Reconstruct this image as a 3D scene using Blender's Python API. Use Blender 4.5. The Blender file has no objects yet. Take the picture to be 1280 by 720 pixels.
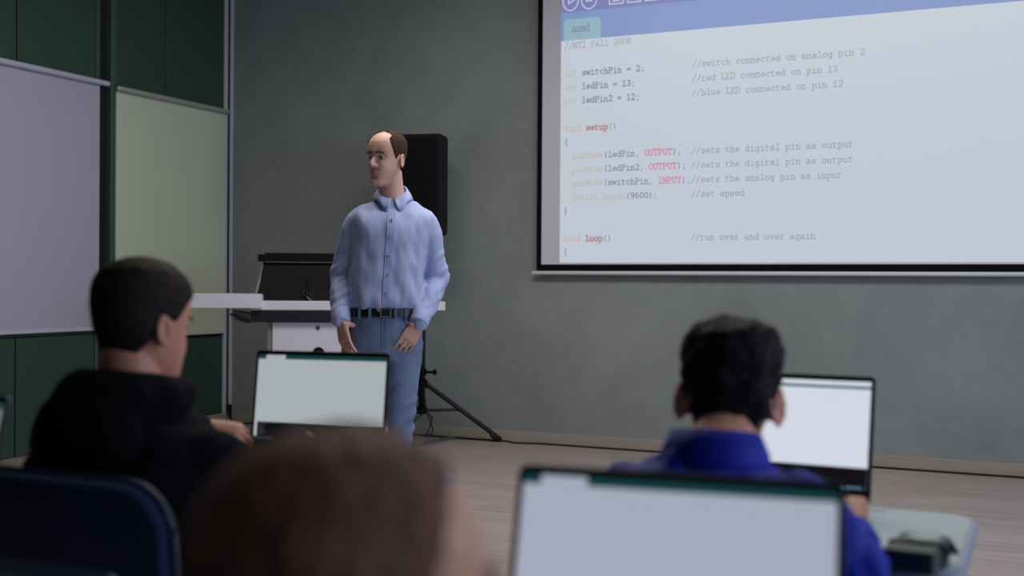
import bpy, bmesh, math, random
from mathutils import Vector, Matrix, noise
from mathutils.bvhtree import BVHTree
random.seed(7)
R = math.radians
C = bpy.context.scene.collection

# ------------------------------------------------------------------ camera
FPX = 1440.0
CAM = Vector((0, 0, 1.14))
camd = bpy.data.cameras.new('camera'); cam = bpy.data.objects.new('camera', camd); C.objects.link(cam)
bpy.context.scene.camera = cam
camd.sensor_width = 36; camd.lens = FPX / 1280 * 36
CM = Matrix.Rotation(R(24.7), 3, 'Z') @ Matrix.Rotation(R(90 - .26), 3, 'X') @ Matrix.Rotation(R(.39), 3, 'Z')
cam.matrix_world = Matrix.Translation(CAM) @ CM.to_4x4()
camd.clip_start = .02
camd.dof.use_dof = True; camd.dof.focus_distance = 5.2; camd.dof.aperture_fstop = 2.4

def ray(px, py):
    return CM @ Vector(((px - 640) / FPX, (360 - py) / FPX, -1))
def atd(px, py, d):                       # point seen at a pixel, at depth d
    return CAM + ray(px, py) * d
def onz(px, py, z=0.0):
    r = ray(px, py); return CAM + r * ((z - CAM.z) / r.z)
def ony(px, py, y):
    r = ray(px, py); return CAM + r * ((y - CAM.y) / r.y)
def onx(px, py, x):
    r = ray(px, py); return CAM + r * ((x - CAM.x) / r.x)

WY = 7.50          # back wall
WX = -5.95         # left wall
EX = 3.6           # right (window) wall
CEIL = 3.75

# ------------------------------------------------------------------ materials
def srgb(r, g, b):
    f = lambda c: (c / 255) / 12.92 if c / 255 <= .04045 else ((c / 255 + .055) / 1.055) ** 2.4
    return (f(r), f(g), f(b), 1)
def mat(name, col, rough=.5, metal=0, spec=.5, noise_amt=0, nscale=8, bump=0, bscale=60, emis=None, estr=1, sss=0, coat=0, stretch=(1, 1, 1), sheen=0):
    m = bpy.data.materials.new(name); m.use_nodes = True
    nt = m.node_tree; N = nt.nodes; L = nt.links
    b = N['Principled BSDF']
    b.inputs['Base Color'].default_value = col
    b.inputs['Roughness'].default_value = rough
    b.inputs['Metallic'].default_value = metal
    b.inputs['Specular IOR Level'].default_value = spec
    b.inputs['Coat Weight'].default_value = coat
    if sheen: b.inputs['Sheen Weight'].default_value = sheen
    if sss:
        b.inputs['Subsurface Weight'].default_value = sss
        b.inputs['Subsurface Radius'].default_value = (1, .35, .2)
        b.inputs['Subsurface Scale'].default_value = .012
    if emis:
        b.inputs['Emission Color'].default_value = emis
        b.inputs['Emission Strength'].default_value = estr
    tc = N.new('ShaderNodeTexCoord'); mp = N.new('ShaderNodeMapping'); mp.inputs['Scale'].default_value = stretch
    L.new(tc.outputs['Object'], mp.inputs['Vector'])
    if noise_amt:
        n = N.new('ShaderNodeTexNoise'); n.inputs['Scale'].default_value = nscale; n.inputs['Detail'].default_value = 5
        L.new(mp.outputs['Vector'], n.inputs['Vector'])
        mx = N.new('ShaderNodeMix'); mx.data_type = 'RGBA'
        mx.inputs[6].default_value = tuple(c * (1 - noise_amt) for c in col[:3]) + (1,)
        mx.inputs[7].default_value = tuple(min(1, c * (1 + noise_amt)) for c in col[:3]) + (1,)
        L.new(n.outputs['Fac'], mx.inputs[0]); L.new(mx.outputs[2], b.inputs['Base Color'])
    if bump:
        n = N.new('ShaderNodeTexNoise'); n.inputs['Scale'].default_value = bscale; n.inputs['Detail'].default_value = 4
        L.new(mp.outputs['Vector'], n.inputs['Vector'])
        bp = N.new('ShaderNodeBump'); bp.inputs['Strength'].default_value = bump; bp.inputs['Distance'].default_value = .004
        L.new(n.outputs['Fac'], bp.inputs['Height']); L.new(bp.outputs['Normal'], b.inputs['Normal'])
    return m
def emit(name, col, s=1.0):
    m = bpy.data.materials.new(name); m.use_nodes = True
    b = m.node_tree.nodes['Principled BSDF']
    b.inputs['Base Color'].default_value = (.02, .02, .02, 1); b.inputs['Roughness'].default_value = .35
    b.inputs['Emission Color'].default_value = col; b.inputs['Emission Strength'].default_value = s
    return m

def wall_mat():
    m = bpy.data.materials.new('plaster_grey'); m.use_nodes = True
    nt = m.node_tree; N = nt.nodes; L = nt.links; b = N['Principled BSDF']
    b.inputs['Roughness'].default_value = .75
    tc = N.new('ShaderNodeTexCoord')
    n1 = N.new('ShaderNodeTexNoise'); n1.inputs['Scale'].default_value = 1.3; n1.inputs['Detail'].default_value = 8; n1.inputs['Roughness'].default_value = .6; n1.inputs['Distortion'].default_value = .6
    n2 = N.new('ShaderNodeTexNoise'); n2.inputs['Scale'].default_value = 14; n2.inputs['Detail'].default_value = 6
    L.new(tc.outputs['Object'], n1.inputs['Vector']); L.new(tc.outputs['Object'], n2.inputs['Vector'])
    add = N.new('ShaderNodeMath'); add.operation = 'MULTIPLY_ADD'; add.inputs[1].default_value = .35
    L.new(n2.outputs['Fac'], add.inputs[0]); L.new(n1.outputs['Fac'], add.inputs[2])
    cr = N.new('ShaderNodeValToRGB')
    cr.color_ramp.elements[0].position = .42; cr.color_ramp.elements[0].color = srgb(124, 129, 129)
    cr.color_ramp.elements[1].position = .92; cr.color_ramp.elements[1].color = srgb(144, 149, 149)
    L.new(add.outputs[0], cr.inputs[0]); L.new(cr.outputs[0], b.inputs['Base Color'])
    bp = N.new('ShaderNodeBump'); bp.inputs['Strength'].default_value = .25; bp.inputs['Distance'].default_value = .006
    L.new(add.outputs[0], bp.inputs['Height']); L.new(bp.outputs['Normal'], b.inputs['Normal'])
    return m
def floor_mat(name, base=(150, 139, 136), dark=(128, 116, 113)):
    m = bpy.data.materials.new(name); m.use_nodes = True
    nt = m.node_tree; N = nt.nodes; L = nt.links; b = N['Principled BSDF']
    b.inputs['Roughness'].default_value = .42
    tc = N.new('ShaderNodeTexCoord')
    br = N.new('ShaderNodeTexBrick'); br.offset = .37
    br.inputs['Scale'].default_value = 1; br.inputs['Brick Width'].default_value = 1.29; br.inputs['Row Height'].default_value = .192
    br.inputs['Mortar Size'].default_value = .0018; br.inputs['Mortar Smooth'].default_value = .2
    br.inputs['Color1'].default_value = (.35, .35, .35, 1); br.inputs['Color2'].default_value = (.65, .65, .65, 1); br.inputs['Mortar'].default_value = (0, 0, 0, 1)
    L.new(tc.outputs['Object'], br.inputs['Vector'])
    mp = N.new('ShaderNodeMapping'); mp.inputs['Scale'].default_value = (.7, 13, 1); L.new(tc.outputs['Object'], mp.inputs['Vector'])
    n = N.new('ShaderNodeTexNoise'); n.inputs['Scale'].default_value = 2.2; n.inputs['Detail'].default_value = 7; n.inputs['Roughness'].default_value = .62; n.inputs['Distortion'].default_value = .5
    L.new(mp.outputs['Vector'], n.inputs['Vector'])
    mx = N.new('ShaderNodeMix'); mx.data_type = 'RGBA'; mx.blend_type = 'MIX'; mx.inputs[0].default_value = .3
    L.new(n.outputs['Fac'], mx.inputs[6]); L.new(br.outputs['Color'], mx.inputs[7])
    cr = N.new('ShaderNodeValToRGB')
    cr.color_ramp.elements[0].position = .05; cr.color_ramp.elements[0].color = srgb(84, 74, 72)
    e = cr.color_ramp.elements.new(.38); e.color = srgb(*dark)
    cr.color_ramp.elements[-1].position = .62; cr.color_ramp.elements[-1].color = srgb(*base)
    L.new(mx.outputs[2], cr.inputs[0]); L.new(cr.outputs[0], b.inputs['Base Color'])
    return m
def hair_mat(name, c1, c2, sc=90):
    m = mat(name, c1, rough=.65, spec=.1)
    nt = m.node_tree; N = nt.nodes; L = nt.links; b = N['Principled BSDF']
    tc = N.new('ShaderNodeTexCoord')
    mp = N.new('ShaderNodeMapping'); mp.inputs['Scale'].default_value = (1.6, 1.6, .35); L.new(tc.outputs['Object'], mp.inputs['Vector'])
    n = N.new('ShaderNodeTexNoise'); n.inputs['Scale'].default_value = sc; n.inputs['Detail'].default_value = 6
    L.new(mp.outputs['Vector'], n.inputs['Vector'])
    cr = N.new('ShaderNodeValToRGB'); cr.color_ramp.elements[0].position = .35; cr.color_ramp.elements[0].color = c1
    cr.color_ramp.elements[1].position = .7; cr.color_ramp.elements[1].color = c2
    L.new(n.outputs['Fac'], cr.inputs[0]); L.new(cr.outputs[0], b.inputs['Base Color'])
    bp = N.new('ShaderNodeBump'); bp.inputs['Strength'].default_value = .8; bp.inputs['Distance'].default_value = .004
    L.new(n.outputs['Fac'], bp.inputs['Height']); L.new(bp.outputs['Normal'], b.inputs['Normal'])
    return m
def shirt_mat():
    m = mat('striped_cotton', srgb(172, 184, 226), rough=.8, spec=.2)
    nt = m.node_tree; N = nt.nodes; L = nt.links; b = N['Principled BSDF']
    tc = N.new('ShaderNodeTexCoord')
    w = N.new('ShaderNodeTexWave'); w.wave_type = 'BANDS'; w.bands_direction = 'X'; w.inputs['Scale'].default_value = 30; w.inputs['Distortion'].default_value = .6; w.inputs['Detail Scale'].default_value = .4
    L.new(tc.outputs['Object'], w.inputs['Vector'])
    mx = N.new('ShaderNodeMix'); mx.data_type = 'RGBA'
    mx.inputs[6].default_value = srgb(158, 170, 212); mx.inputs[7].default_value = srgb(174, 185, 224)
    L.new(w.outputs['Fac'], mx.inputs[0]); L.new(mx.outputs[2], b.inputs['Base Color'])
    return m

M = {}
M['wall'] = wall_mat()
M['floor'] = floor_mat('laminate', (172, 160, 157), (148, 135, 132))
M['base'] = mat('baseboard_laminate', srgb(158, 149, 138), .5, noise_amt=.12, nscale=3, stretch=(1, 1, 12))
M['ceil'] = mat('ceiling_paint', srgb(150, 152, 150), .9)
M['green'] = mat('green_panel', srgb(50, 74, 61), .35, noise_amt=.05, nscale=2)
M['green_l'] = mat('green_profile', srgb(62, 88, 74), .35)
M['gap'] = mat('dark_gap', srgb(14, 20, 17), .6)
M['alu'] = mat('aluminium', srgb(200, 200, 216), .38, metal=.15)
M['board_lav'] = mat('whiteboard_enamel', srgb(176, 173, 192), .35, coat=.1)
M['board_grn'] = mat('whiteboard_tinted', srgb(198, 205, 184), .35, coat=.1)
M['scr_black'] = mat('screen_border', srgb(5, 6, 9), .8, spec=.15)
M['scr_fab'] = mat('screen_fabric', srgb(206, 204, 214), .85)
M['white_bar'] = mat('white_plastic', srgb(205, 207, 212), .45)
M['lect_white'] = mat('lectern_steel', srgb(210, 208, 220), .42)
M['lect_dark'] = mat('lectern_dark', srgb(28, 31, 40), .35)
M['lect_grey'] = mat('lectern_grey', srgb(120, 122, 118), .4)
M['black'] = mat('black_plastic', srgb(9, 10, 12), .6, spec=.15)
M['blackm'] = mat('black_metal', srgb(22, 24, 30), .4, metal=.4)
M['grille'] = mat('speaker_grille', srgb(12, 13, 19), .8, spec=.15, bump=.6, bscale=500)
M['spk'] = mat('speaker_cabinet', srgb(15, 16, 22), .7, spec=.2, bump=.3, bscale=300)
M['rubber'] = mat('rubber', srgb(10, 10, 11), .8)
M['chrome'] = mat('chrome', srgb(200, 202, 205), .2, metal=1)
M['steel'] = mat('grey_steel', srgb(100, 106, 108), .4, metal=.3)
M['desk'] = mat('desk_top_pale', srgb(158, 174, 168), .28, coat=.3)
M['desk_refl'] = mat('desk_top_painted_reflection', srgb(58, 64, 76), .5)  # pale desk's dark grazing reflection painted into the top colour
M['rim'] = mat('desk_rim', srgb(150, 155, 182), .3)
M['frame'] = mat('desk_frame', srgb(52, 54, 78), .4, metal=.3)
M['chairb'] = mat('blue_fabric', srgb(20, 38, 88), .8, bump=.5, bscale=250, sheen=.3)
M['piping'] = mat('blue_piping', srgb(14, 26, 60), .5)
M['lap'] = mat('laptop_black', srgb(14, 14, 17), .38)
M['key'] = mat('keycaps', srgb(26, 26, 30), .5)
M['skin_t'] = mat('skin_fair', srgb(205, 160, 143), .5, sss=.12, noise_amt=.06, nscale=60)
M['skin_l'] = mat('skin_warm', srgb(200, 138, 112), .5, sss=.3, noise_amt=.05, nscale=60)
M['skin_f'] = mat('skin_tan', srgb(206, 152, 126), .5, sss=.15)
M['stub'] = mat('skin_stubble', srgb(197, 153, 138), .6, noise_amt=.1, nscale=300)
M['lip'] = mat('lips', srgb(186, 122, 115), .45)
M['eye'] = mat('eye_white', srgb(150, 138, 132), .25)
M['iris'] = mat('iris', srgb(40, 28, 22), .2)
M['hair_t'] = hair_mat('hair_brown', srgb(48, 34, 30), srgb(86, 62, 54), 160)
M['hair_l'] = hair_mat('hair_dark', srgb(34, 25, 24), srgb(58, 45, 43), 150)
M['hair_r'] = hair_mat('hair_black', srgb(14, 13, 16), srgb(38, 35, 39), 90)
M['hair_f'] = hair_mat('hair_auburn', srgb(92, 64, 57), srgb(132, 96, 84), 70)
M['shirt'] = shirt_mat()
M['button'] = mat('button', srgb(130, 150, 210), .3)
M['jeans'] = mat('denim', srgb(106, 124, 158), .85, noise_amt=.5, nscale=7, bump=.3, bscale=400)
M['stitch'] = mat('denim_seam', srgb(86, 104, 142), .85)
M['belt'] = mat('belt_leather', srgb(20, 19, 22), .4)
M['shoe'] = mat('shoe', srgb(40, 40, 46), .6)
M['hoodie'] = mat('black_jersey', srgb(15, 16, 21), .95, bump=.4, bscale=300, spec=.1)
M['trouser'] = mat('dark_trousers', srgb(24, 26, 34), .9)
M['jacket'] = mat('blue_jacket', srgb(16, 34, 158), .6, bump=.3, bscale=120, spec=.2)
M['tee'] = mat('grey_tee', srgb(70, 66, 70), .9)
M['red'] = mat('red_card', srgb(170, 14, 28), .6)
M['leather'] = mat('case_green_black', srgb(40, 50, 46), .5, bump=.4, bscale=200)
M['disc'] = mat('pale_disc', srgb(168, 180, 170), .5)

# emissive pictures (a projected picture and laptop displays)
E_WHITE = emit('projected_white', srgb(196, 205, 217), .92)
E_BAR1 = emit('projected_purple_blue', srgb(118, 124, 182), .92)
E_BAR2 = emit('projected_blue', srgb(125, 147, 198), .92)
E_TAB = emit('projected_tab', srgb(146, 178, 196), .92)
E_ICON = emit('projected_icon', srgb(198, 206, 220), .92)
E_PINK = emit('projected_pink', srgb(190, 140, 190), .92)
E_TXT = {'g': emit('text_grey', srgb(154, 164, 173), .9), 'd': emit('text_dark', srgb(124, 133, 150), .9),
         'o': emit('text_ochre', srgb(192, 187, 176), .9), 'r': emit('text_brown_red', srgb(182, 142, 146), .9),
         'v': emit('text_orange', srgb(205, 176, 158), .9), 'p': emit('text_pink', srgb(212, 126, 160), .9)}

# ------------------------------------------------------------------ mesh helpers
class MB:
    def __init__(s): s.v = []; s.f = []; s.mi = []; s.cur = 0
    def add(s, vs, fs):
        o = len(s.v); s.v += [Vector(p) for p in vs]
        for f in fs: s.f.append([i + o for i in f]); s.mi.append(s.cur)
    def box(s, x0, y0, z0, x1, y1, z1, m=None):
        vs = [Vector((x, y, z)) for z in (z0, z1) for y in (y0, y1) for x in (x0, x1)]
        if m: vs = [m @ p for p in vs]
        s.add(vs, [(0, 2, 3, 1), (4, 5, 7, 6), (0, 1, 5, 4), (2, 6, 7, 3), (0, 4, 6, 2), (1, 3, 7, 5)])
    def prism(s, poly, fn, a, b):          # poly 2D, fn(u,v,w)->Vector, extruded w from a to b
        n = len(poly)
        vs = [fn(u, v, a) for u, v in poly] + [fn(u, v, b) for u, v in poly]
        fs = [tuple(range(n))[::-1], tuple(range(n, 2 * n))] + [(i, (i + 1) % n, (i + 1) % n + n, i + n) for i in range(n)]
        s.add(vs, fs)
    def loft(s, rings, cap=True):
        n = len(rings[0]); vs = [p for r in rings for p in r]; fs = []
        for k in range(len(rings) - 1):
            for i in range(n):
                j = (i + 1) % n; fs.append((k * n + i, k * n + j, (k + 1) * n + j, (k + 1) * n + i))
        if cap:
            fs.append(tuple(range(n))[::-1]); fs.append(tuple(range((len(rings) - 1) * n, len(rings) * n)))
        s.add(vs, fs)
    def tube(s, pts, rad, seg=12, smooth=True, flat=1.0, up=None, round_ends=True):
        pts = [Vector(p) for p in pts]
        if not isinstance(rad, (list, tuple)): rad = [rad] * len(pts)
        if smooth and len(pts) > 2: pts, rad = catmull(pts, rad, 5)
        rings = []; T = []
        for i in range(len(pts)):
            a = pts[max(0, i - 1)]; b = pts[min(len(pts) - 1, i + 1)]
            T.append((b - a).normalized())
        ref = Vector(up) if up else (Vector((0, 0, 1)) if abs(T[0].z) < .9 else Vector((0, 1, 0)))
        n0 = (ref - T[0] * ref.dot(T[0])).normalized()
        if round_ends:
            ext = []
            for k, (i, sg) in enumerate(((0, -1), (len(pts) - 1, 1))):
                ext.append([(pts[i] + T[i] * sg * rad[i] * math.sin(a), rad[i] * math.cos(a)) for a in (R(35), R(65), R(85))])
            P = [x for x in ext[0][::-1]] + list(zip(pts, rad)) + ext[1]
            TT = [T[0]] * 3 + T + [T[-1]] * 3
        else: P = list(zip(pts, rad)); TT = T
        for (p, r), t in zip(P, TT):
            n0 = (n0 - t * n0.dot(t)).normalized(); b = t.cross(n0)
            rings.append([p + (n0 * math.cos(2 * math.pi * i / seg) * flat + b * math.sin(2 * math.pi * i / seg)) * r for i in range(seg)])
        s.loft(rings)
    def ell(s, c, r, m=None, seg=16, rg=10):
        c = Vector(c); rings = []
        for k in range(1, rg):
            a = math.pi * k / rg
            ring = [Vector((r[0] * math.sin(a) * math.cos(2 * math.pi * i / seg), r[1] * math.sin(a) * math.sin(2 * math.pi * i / seg), -r[2] * math.cos(a))) for i in range(seg)]
            rings.append([c + (m @ p if m else p) for p in ring])
        s.loft(rings)
    def cyl(s, a, b, r, r2=None, seg=20):
        s.tube([a, b], [r, r if r2 is None else r2], seg=seg, smooth=False, round_ends=False)
    def mesh(s, name):
        me = bpy.data.meshes.new(name); me.from_pydata([tuple(p) for p in s.v], [], s.f)
        for p, i in zip(me.polygons, s.mi): p.material_index = i
        bm = bmesh.new(); bm.from_mesh(me); bmesh.ops.recalc_face_normals(bm, faces=bm.faces); bm.to_mesh(me); bm.free()
        return me
    def build(s, name, mats, parent=None, smooth=False, bevel=0, seg=2, loc=None):
        return link(name, s.mesh(name), mats, parent, smooth, bevel, seg)
def catmull(P, Rd, n):
    Q = [P[0] * 2 - P[1]] + P + [P[-1] * 2 - P[-2]]; op = []; orr = []
    for i in range(1, len(Q) - 2):
        for k in range(n):
            t = k / n; a, b, c, d = Q[i - 1:i + 3]
            op.append(.5 * ((2 * b) + (c - a) * t + (2 * a - 5 * b + 4 * c - d) * t * t + (3 * b - a - 3 * c + d) * t ** 3))
            orr.append(Rd[i - 1] * (1 - t) + Rd[i] * t)
    op.append(P[-1]); orr.append(Rd[-1]); return op, orr
def link(name, me, mats, parent=None, smooth=False, bevel=0, seg=2):
    o = bpy.data.objects.new(name, me); C.objects.link(o)
    for m in (mats if isinstance(mats, (list, tuple)) else [mats]): me.materials.append(m)
    if smooth:
        for p in me.polygons: p.use_smooth = True
    if bevel:
        md = o.modifiers.new('bevel', 'BEVEL'); md.width = bevel; md.segments = seg; md.limit_method = 'ANGLE'
        for p in me.polygons: p.use_smooth = True
        try:
            md.harden_normals = True
        except Exception: pass
    if parent: o.parent = parent
    return o
def thing(name, label, cat, mw=None, group=None):
    o = bpy.data.objects.new(name, None); C.objects.link(o); o.empty_display_size = .1
    if mw is not None: o.matrix_world = mw
    o['label'] = label; o['category'] = cat
    if group: o['group'] = group
    return o
def tag(o, label, cat, group=None):
    o['label'] = label; o['category'] = cat
    if group: o['group'] = group
    return o
def struct(name, mb, m, smooth=False, bevel=0):
    o = mb.build(name, m, None, smooth, bevel); o['kind'] = 'structure'; return o
def T(x, y, z, rz=0): return Matrix.Translation((x, y, z)) @ Matrix.Rotation(rz, 4, 'Z')
def remesh(mb, voxel, it=3, fac=.5):
    me = mb.mesh('tmp'); o = bpy.data.objects.new('tmp', me); C.objects.link(o)
    r = o.modifiers.new('r', 'REMESH'); r.mode = 'VOXEL'; r.voxel_size = voxel; r.use_smooth_shade = True
    if it:
        s = o.modifiers.new('s', 'SMOOTH'); s.factor = fac; s.iterations = it
    dg = bpy.context.evaluated_depsgraph_get(); dg.update()
    out = bpy.data.meshes.new_from_object(o.evaluated_get(dg)); out.materials.clear()
    bpy.data.objects.remove(o); return out
def displace(me, fn):
    bm = bmesh.new(); bm.from_mesh(me); bm.normal_update()
    for v in bm.verts:
        d = fn(v.co, v.normal)
        if d: v.co += v.normal * d
    bm.to_mesh(me); bm.free()

# ------------------------------------------------------------------ room
mb = MB(); mb.box(WX - .2, -2.6, -.1, EX + .2, WY + .2, 0); struct('floor', mb, M['floor'])
mb = MB(); mb.box(WX - .2, -2.6, CEIL, EX + .2, WY + .2, CEIL + .1); struct('ceiling', mb, M['ceil'])
mb = MB(); mb.box(WX - .2, WY, 0, EX + .2, WY + .2, CEIL); struct('wall_back', mb, M['wall'])
mb = MB(); mb.box(WX - .2, -2.6, 0, WX - .03, WY, CEIL); struct('wall_left', mb, M['gap'])
mb = MB(); mb.box(WX - .2, -2.8, 0, EX + .2, -2.6, CEIL); struct('wall_rear', mb, mat('rear_paint', srgb(90, 92, 92), .9))
# window wall out of frame on the right, with two window openings
W1, W2, W3, W4, WZ0, WZ1 = .3, 2.6, 3.1, 6.2, 1.0, 2.9
mb = MB()
mb.box(EX, -2.6, 0, EX + .2, W1, CEIL); mb.box(EX, W2, 0, EX + .2, W3, CEIL); mb.box(EX, W4, 0, EX + .2, WY, CEIL)
for a, b in ((W1, W2), (W3, W4)):
    mb.box(EX, a, 0, EX + .2, b, WZ0); mb.box(EX, a, WZ1, EX + .2, b, CEIL)
struct('wall_right', mb, mat('right_paint', srgb(140, 144, 148), .9))
mb = MB(); mb.box(WX, WY - .014, 0, EX, WY, .082); struct('baseboard_back', mb, M['base'], bevel=.003)
mb = MB(); mb.box(WX, onx(141.5, 300, WX).y, 0, WX + .014, WY - .014, .082); struct('baseboard_left', mb, M['base'], bevel=.003)

# left wall cladding: dark green panels
def panel(y0, y1, z0, z1, m=None):
    mb = MB(); mb.box(WX - .03, y0, z0, WX, y1, z1)
    o = mb.build('wall_panel', m or M['green'], bevel=.003); return o
Yp = lambda px: onx(px, 300, WX).y
g = 'dark green wall panels on the left wall'
s0, s1, sA, sB, sC, sD = Yp(-230), Yp(20), Yp(118.5), Yp(141.5), Yp(206), Yp(276)
ps = [(Yp(-560), s0 - .006, 2.53, CEIL - .01, 'tall dark green panel at the far left edge above the lavender board'),
      (s0 + .006, s1 - .006, 2.53, CEIL - .01, 'dark green panel above left end of the lavender whiteboard'),
      (s1 + .006, sA, 2.53, CEIL - .01, 'dark green panel above right end of the lavender whiteboard'),
      (sB + .004, sC - .006, 2.515, CEIL - .01, 'dark green panel above left half of the greenish whiteboard'),
      (sC + .006, sD, 2.515, CEIL - .01, 'dark green panel above right half of the greenish whiteboard, by the corner'),
      (Yp(-560), s0 - .006, .004, .765, 'low dark green panel nearest the camera under the lavender board'),
      (s0 + .006, s1 - .006, .004, .765, 'low dark green panel under the left end of lavender whiteboard'),
      (s1 + .006, sA, .004, .765, 'low dark green panel behind the boy in the black hoodie'),
      (sB + .004, sD, .086, .70, 'low green panel under the greenish whiteboard beside the corner')]
for a, b, z0, z1, lab in ps:
    if b - a < .05: continue
    tag(panel(a, b, z0, z1), lab, 'wall panel', g)
mb = MB(); mb.box(WX - .03, Yp(-560), 2.5, WX - .004, sA, 2.527); mb.box(WX - .03, Yp(-560), .77, WX - .004, sA, .80)
tag(mb.build('panel_rail', M['green']), 'dark green rail strips edging the lavender whiteboard top and bottom', 'rail')
mb = MB(); mb.box(WX - .03, Yp(135.5), .086, WX + .018, sB, CEIL - .01)
mb.box(WX - .03, Yp(118.5), .086, WX + .01, Yp(122.5), CEIL - .01)
tag(mb.build('wall_post', M['green_l'], bevel=.003), 'green vertical profile between the two whiteboards', 'post')
mb = MB(); mb.box(WX - .03, sD + .003, .086, WX - .001, min(sD + .03, WY - .109), CEIL - .01)
tag(mb.build('panel_edge_strip', M['green']), 'narrow dark green strip beside the corner aluminium profile', 'strip')
# whiteboards
def board(y0, y1, z0, z1, m, lab, ext0, ext1):
    t = thing('whiteboard', lab, 'whiteboard', T(WX, (y0 + y1) / 2, z0))
    w = (y1 - y0) / 2; h = z1 - z0
    mb = MB(); mb.box(.001, -w, .015, .022, w, h - .02); mb.build('board_surface', m, t, bevel=.002)
    mb = MB(); mb.tube([(.041, -w - ext0, h - .012), (.041, w + ext1, h - .012)], .02, seg=14, smooth=False)
    mb.build('top_rail', M['alu'] if m is M['board_lav'] else mat('rail_tinted', srgb(170, 178, 168), .4, metal=.3), t, smooth=True)
    mb = MB(); mb.box(.001, -w, 0, .03, w, .022); mb.build('bottom_rail', M['alu'], t, bevel=.003)
    return t
board(Yp(-560), Yp(121.0), .792, 2.515, M['board_lav'], 'large lavender white whiteboard at the left edge, on green wall', 0, .05)
board(sB + .003, min(Yp(279), WY - .108), .722, 2.50, M['board_grn'], 'greenish grey whiteboard on the wall beside the room corner', 0, .02)
t = thing('corner_profile', 'vertical aluminium profile with dark groove in the room corner', 'profile', T(WX, WY, 0))
mb = MB(); mb.box(.0, -.105, .082, .018, -.07, CEIL - .01); mb.box(.0, -.032, .082, .02, -.002, CEIL - .01); mb.build('aluminium_strip', M['alu'], t, bevel=.002)
mb = MB(); mb.box(0, -.068, .082, .008, -.034, CEIL - .01); mb.build('groove', M['gap'], t)

# ------------------------------------------------------------------ stroke font
G = {}
def g_(ch, *st): G[ch] = st
def arc(cx, cy, rx, ry, a0, a1, n=7):
    return [(cx + rx * math.cos(R(a0 + (a1 - a0) * i / n)), cy + ry * math.sin(R(a0 + (a1 - a0) * i / n))) for i in range(n + 1)]
g_('a', arc(2.2, 3, 1.5, 1.1, 160, 0) + [(3.7, .4), (4.6, 0)], arc(2.2, 1.1, 1.4, 1.1, 80, 290) + [(3.7, .9)], [(2.3, 2.2), (3.7, 2.3)])
g_('b', [(.3, 6), (1.2, 6), (1.2, 0), (.3, 0)], arc(2.7, 2, 1.7, 2, 150, -150))
g_('c', arc(2.6, 2, 1.8, 2, 45, 320), [(3.9, 4), (3.9, 2.8)])
g_('d', [(2.8, 6), (3.8, 6), (3.8, 0), (4.8, 0)], arc(2.2, 2, 1.7, 2, 30, 330))
g_('e', [(.8, 2), (4.3, 2)] + arc(2.55, 2, 1.8, 2, 0, 320)[0:])
g_('g', arc(2.2, 2.1, 1.6, 1.9, 30, 330), [(4.6, 4), (3.8, 4), (3.8, -1)] + arc(2.6, -1, 1.2, .9, 0, -150))
g_('h', [(.3, 6), (1.1, 6), (1.1, 0)], [(1.1, 2.8)] + arc(2.5, 2.6, 1.3, 1.4, 140, 0) + [(3.8, 0)], [(.3, 0), (2, 0)], [(3, 0), (4.7, 0)])
g_('i', [(1, 4), (2.6, 4), (2.6, 0)], [(.7, 0), (4.5, 0)], [(2.4, 5.6), (2.7, 5.6)])
g_('k', [(.3, 6), (1.1, 6), (1.1, 0)], [(3.8, 4), (1.1, 1.8)], [(2, 2.4), (4.2, 0)])
g_('l', [(1, 6), (2.6, 6), (2.6, 0)], [(.7, 0), (4.5, 0)])
g_('n', [(.3, 4), (1.1, 4), (1.1, 0)], [(1.1, 2.8)] + arc(2.5, 2.6, 1.3, 1.4, 140, 0) + [(3.8, 0)], [(.3, 0), (2, 0)], [(3, 0), (4.7, 0)])
g_('o', arc(2.6, 2, 1.9, 2, 0, 360, 12))
g_('p', [(.3, 4), (1.2, 4), (1.2, -2)], [(.3, -2), (2.3, -2)], arc(2.7, 2, 1.7, 2, 150, -150))
g_('r', [(.6, 4), (1.7, 4), (1.7, 0)], [(.6, 0), (3.4, 0)], [(1.7, 2.4)] + arc(3.2, 2.6, 1.4, 1.4, 150, 60))
g_('s', arc(2.5, 2.9, 1.5, 1.1, 30, 230) + arc(2.5, 1.1, 1.6, 1.1, 60, -140), [(4, 4), (4, 3)], [(.9, 0), (.9, 1)])
g_('t', [(1.6, 5.4), (1.6, .8)] + arc(2.6, .9, 1, .9, 180, 320), [(.5, 4), (4, 4)])
g_('u', [(.3, 4), (1.1, 4), (1.1, 1.2)] + arc(2.3, 1.2, 1.2, 1.2, 180, 300) + [(3.8, .9)], [(3, 4), (3.8, 4), (3.8, 0), (4.7, 0)])
g_('v', [(.6, 4), (2.5, 0), (4.4, 4)], [(.1, 4), (1.7, 4)], [(3.3, 4), (4.9, 4)])
g_('w', [(.6, 4), (1.4, 0), (2.5, 3), (3.6, 0), (4.4, 4)], [(0, 4), (1.5, 4)], [(3.5, 4), (5, 4)])
g_('D', [(1, 6), (1, 0)], [(.4, 6), (2.2, 6)] + arc(2.2, 3, 2.2, 3, 90, -90) + [(.4, 0)])
g_('E', [(1, 6), (1, 0)], [(4.2, 4.8), (4.2, 6), (.4, 6)], [(.4, 0), (4.4, 0), (4.4, 1.3)], [(1, 3.1), (3, 3.1)], [(3, 3.8), (3, 2.4)])
g_('F', [(1, 6), (1, 0)], [(4.4, 4.8), (4.4, 6), (.4, 6)], [(.4, 0), (2.4, 0)], [(1, 3.1), (3, 3.1)], [(3, 3.8), (3, 2.4)])
g_('I', [(2.5, 6), (2.5, 0)], [(.8, 6), (4.2, 6)], [(.8, 0), (4.2, 0)])
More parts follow.
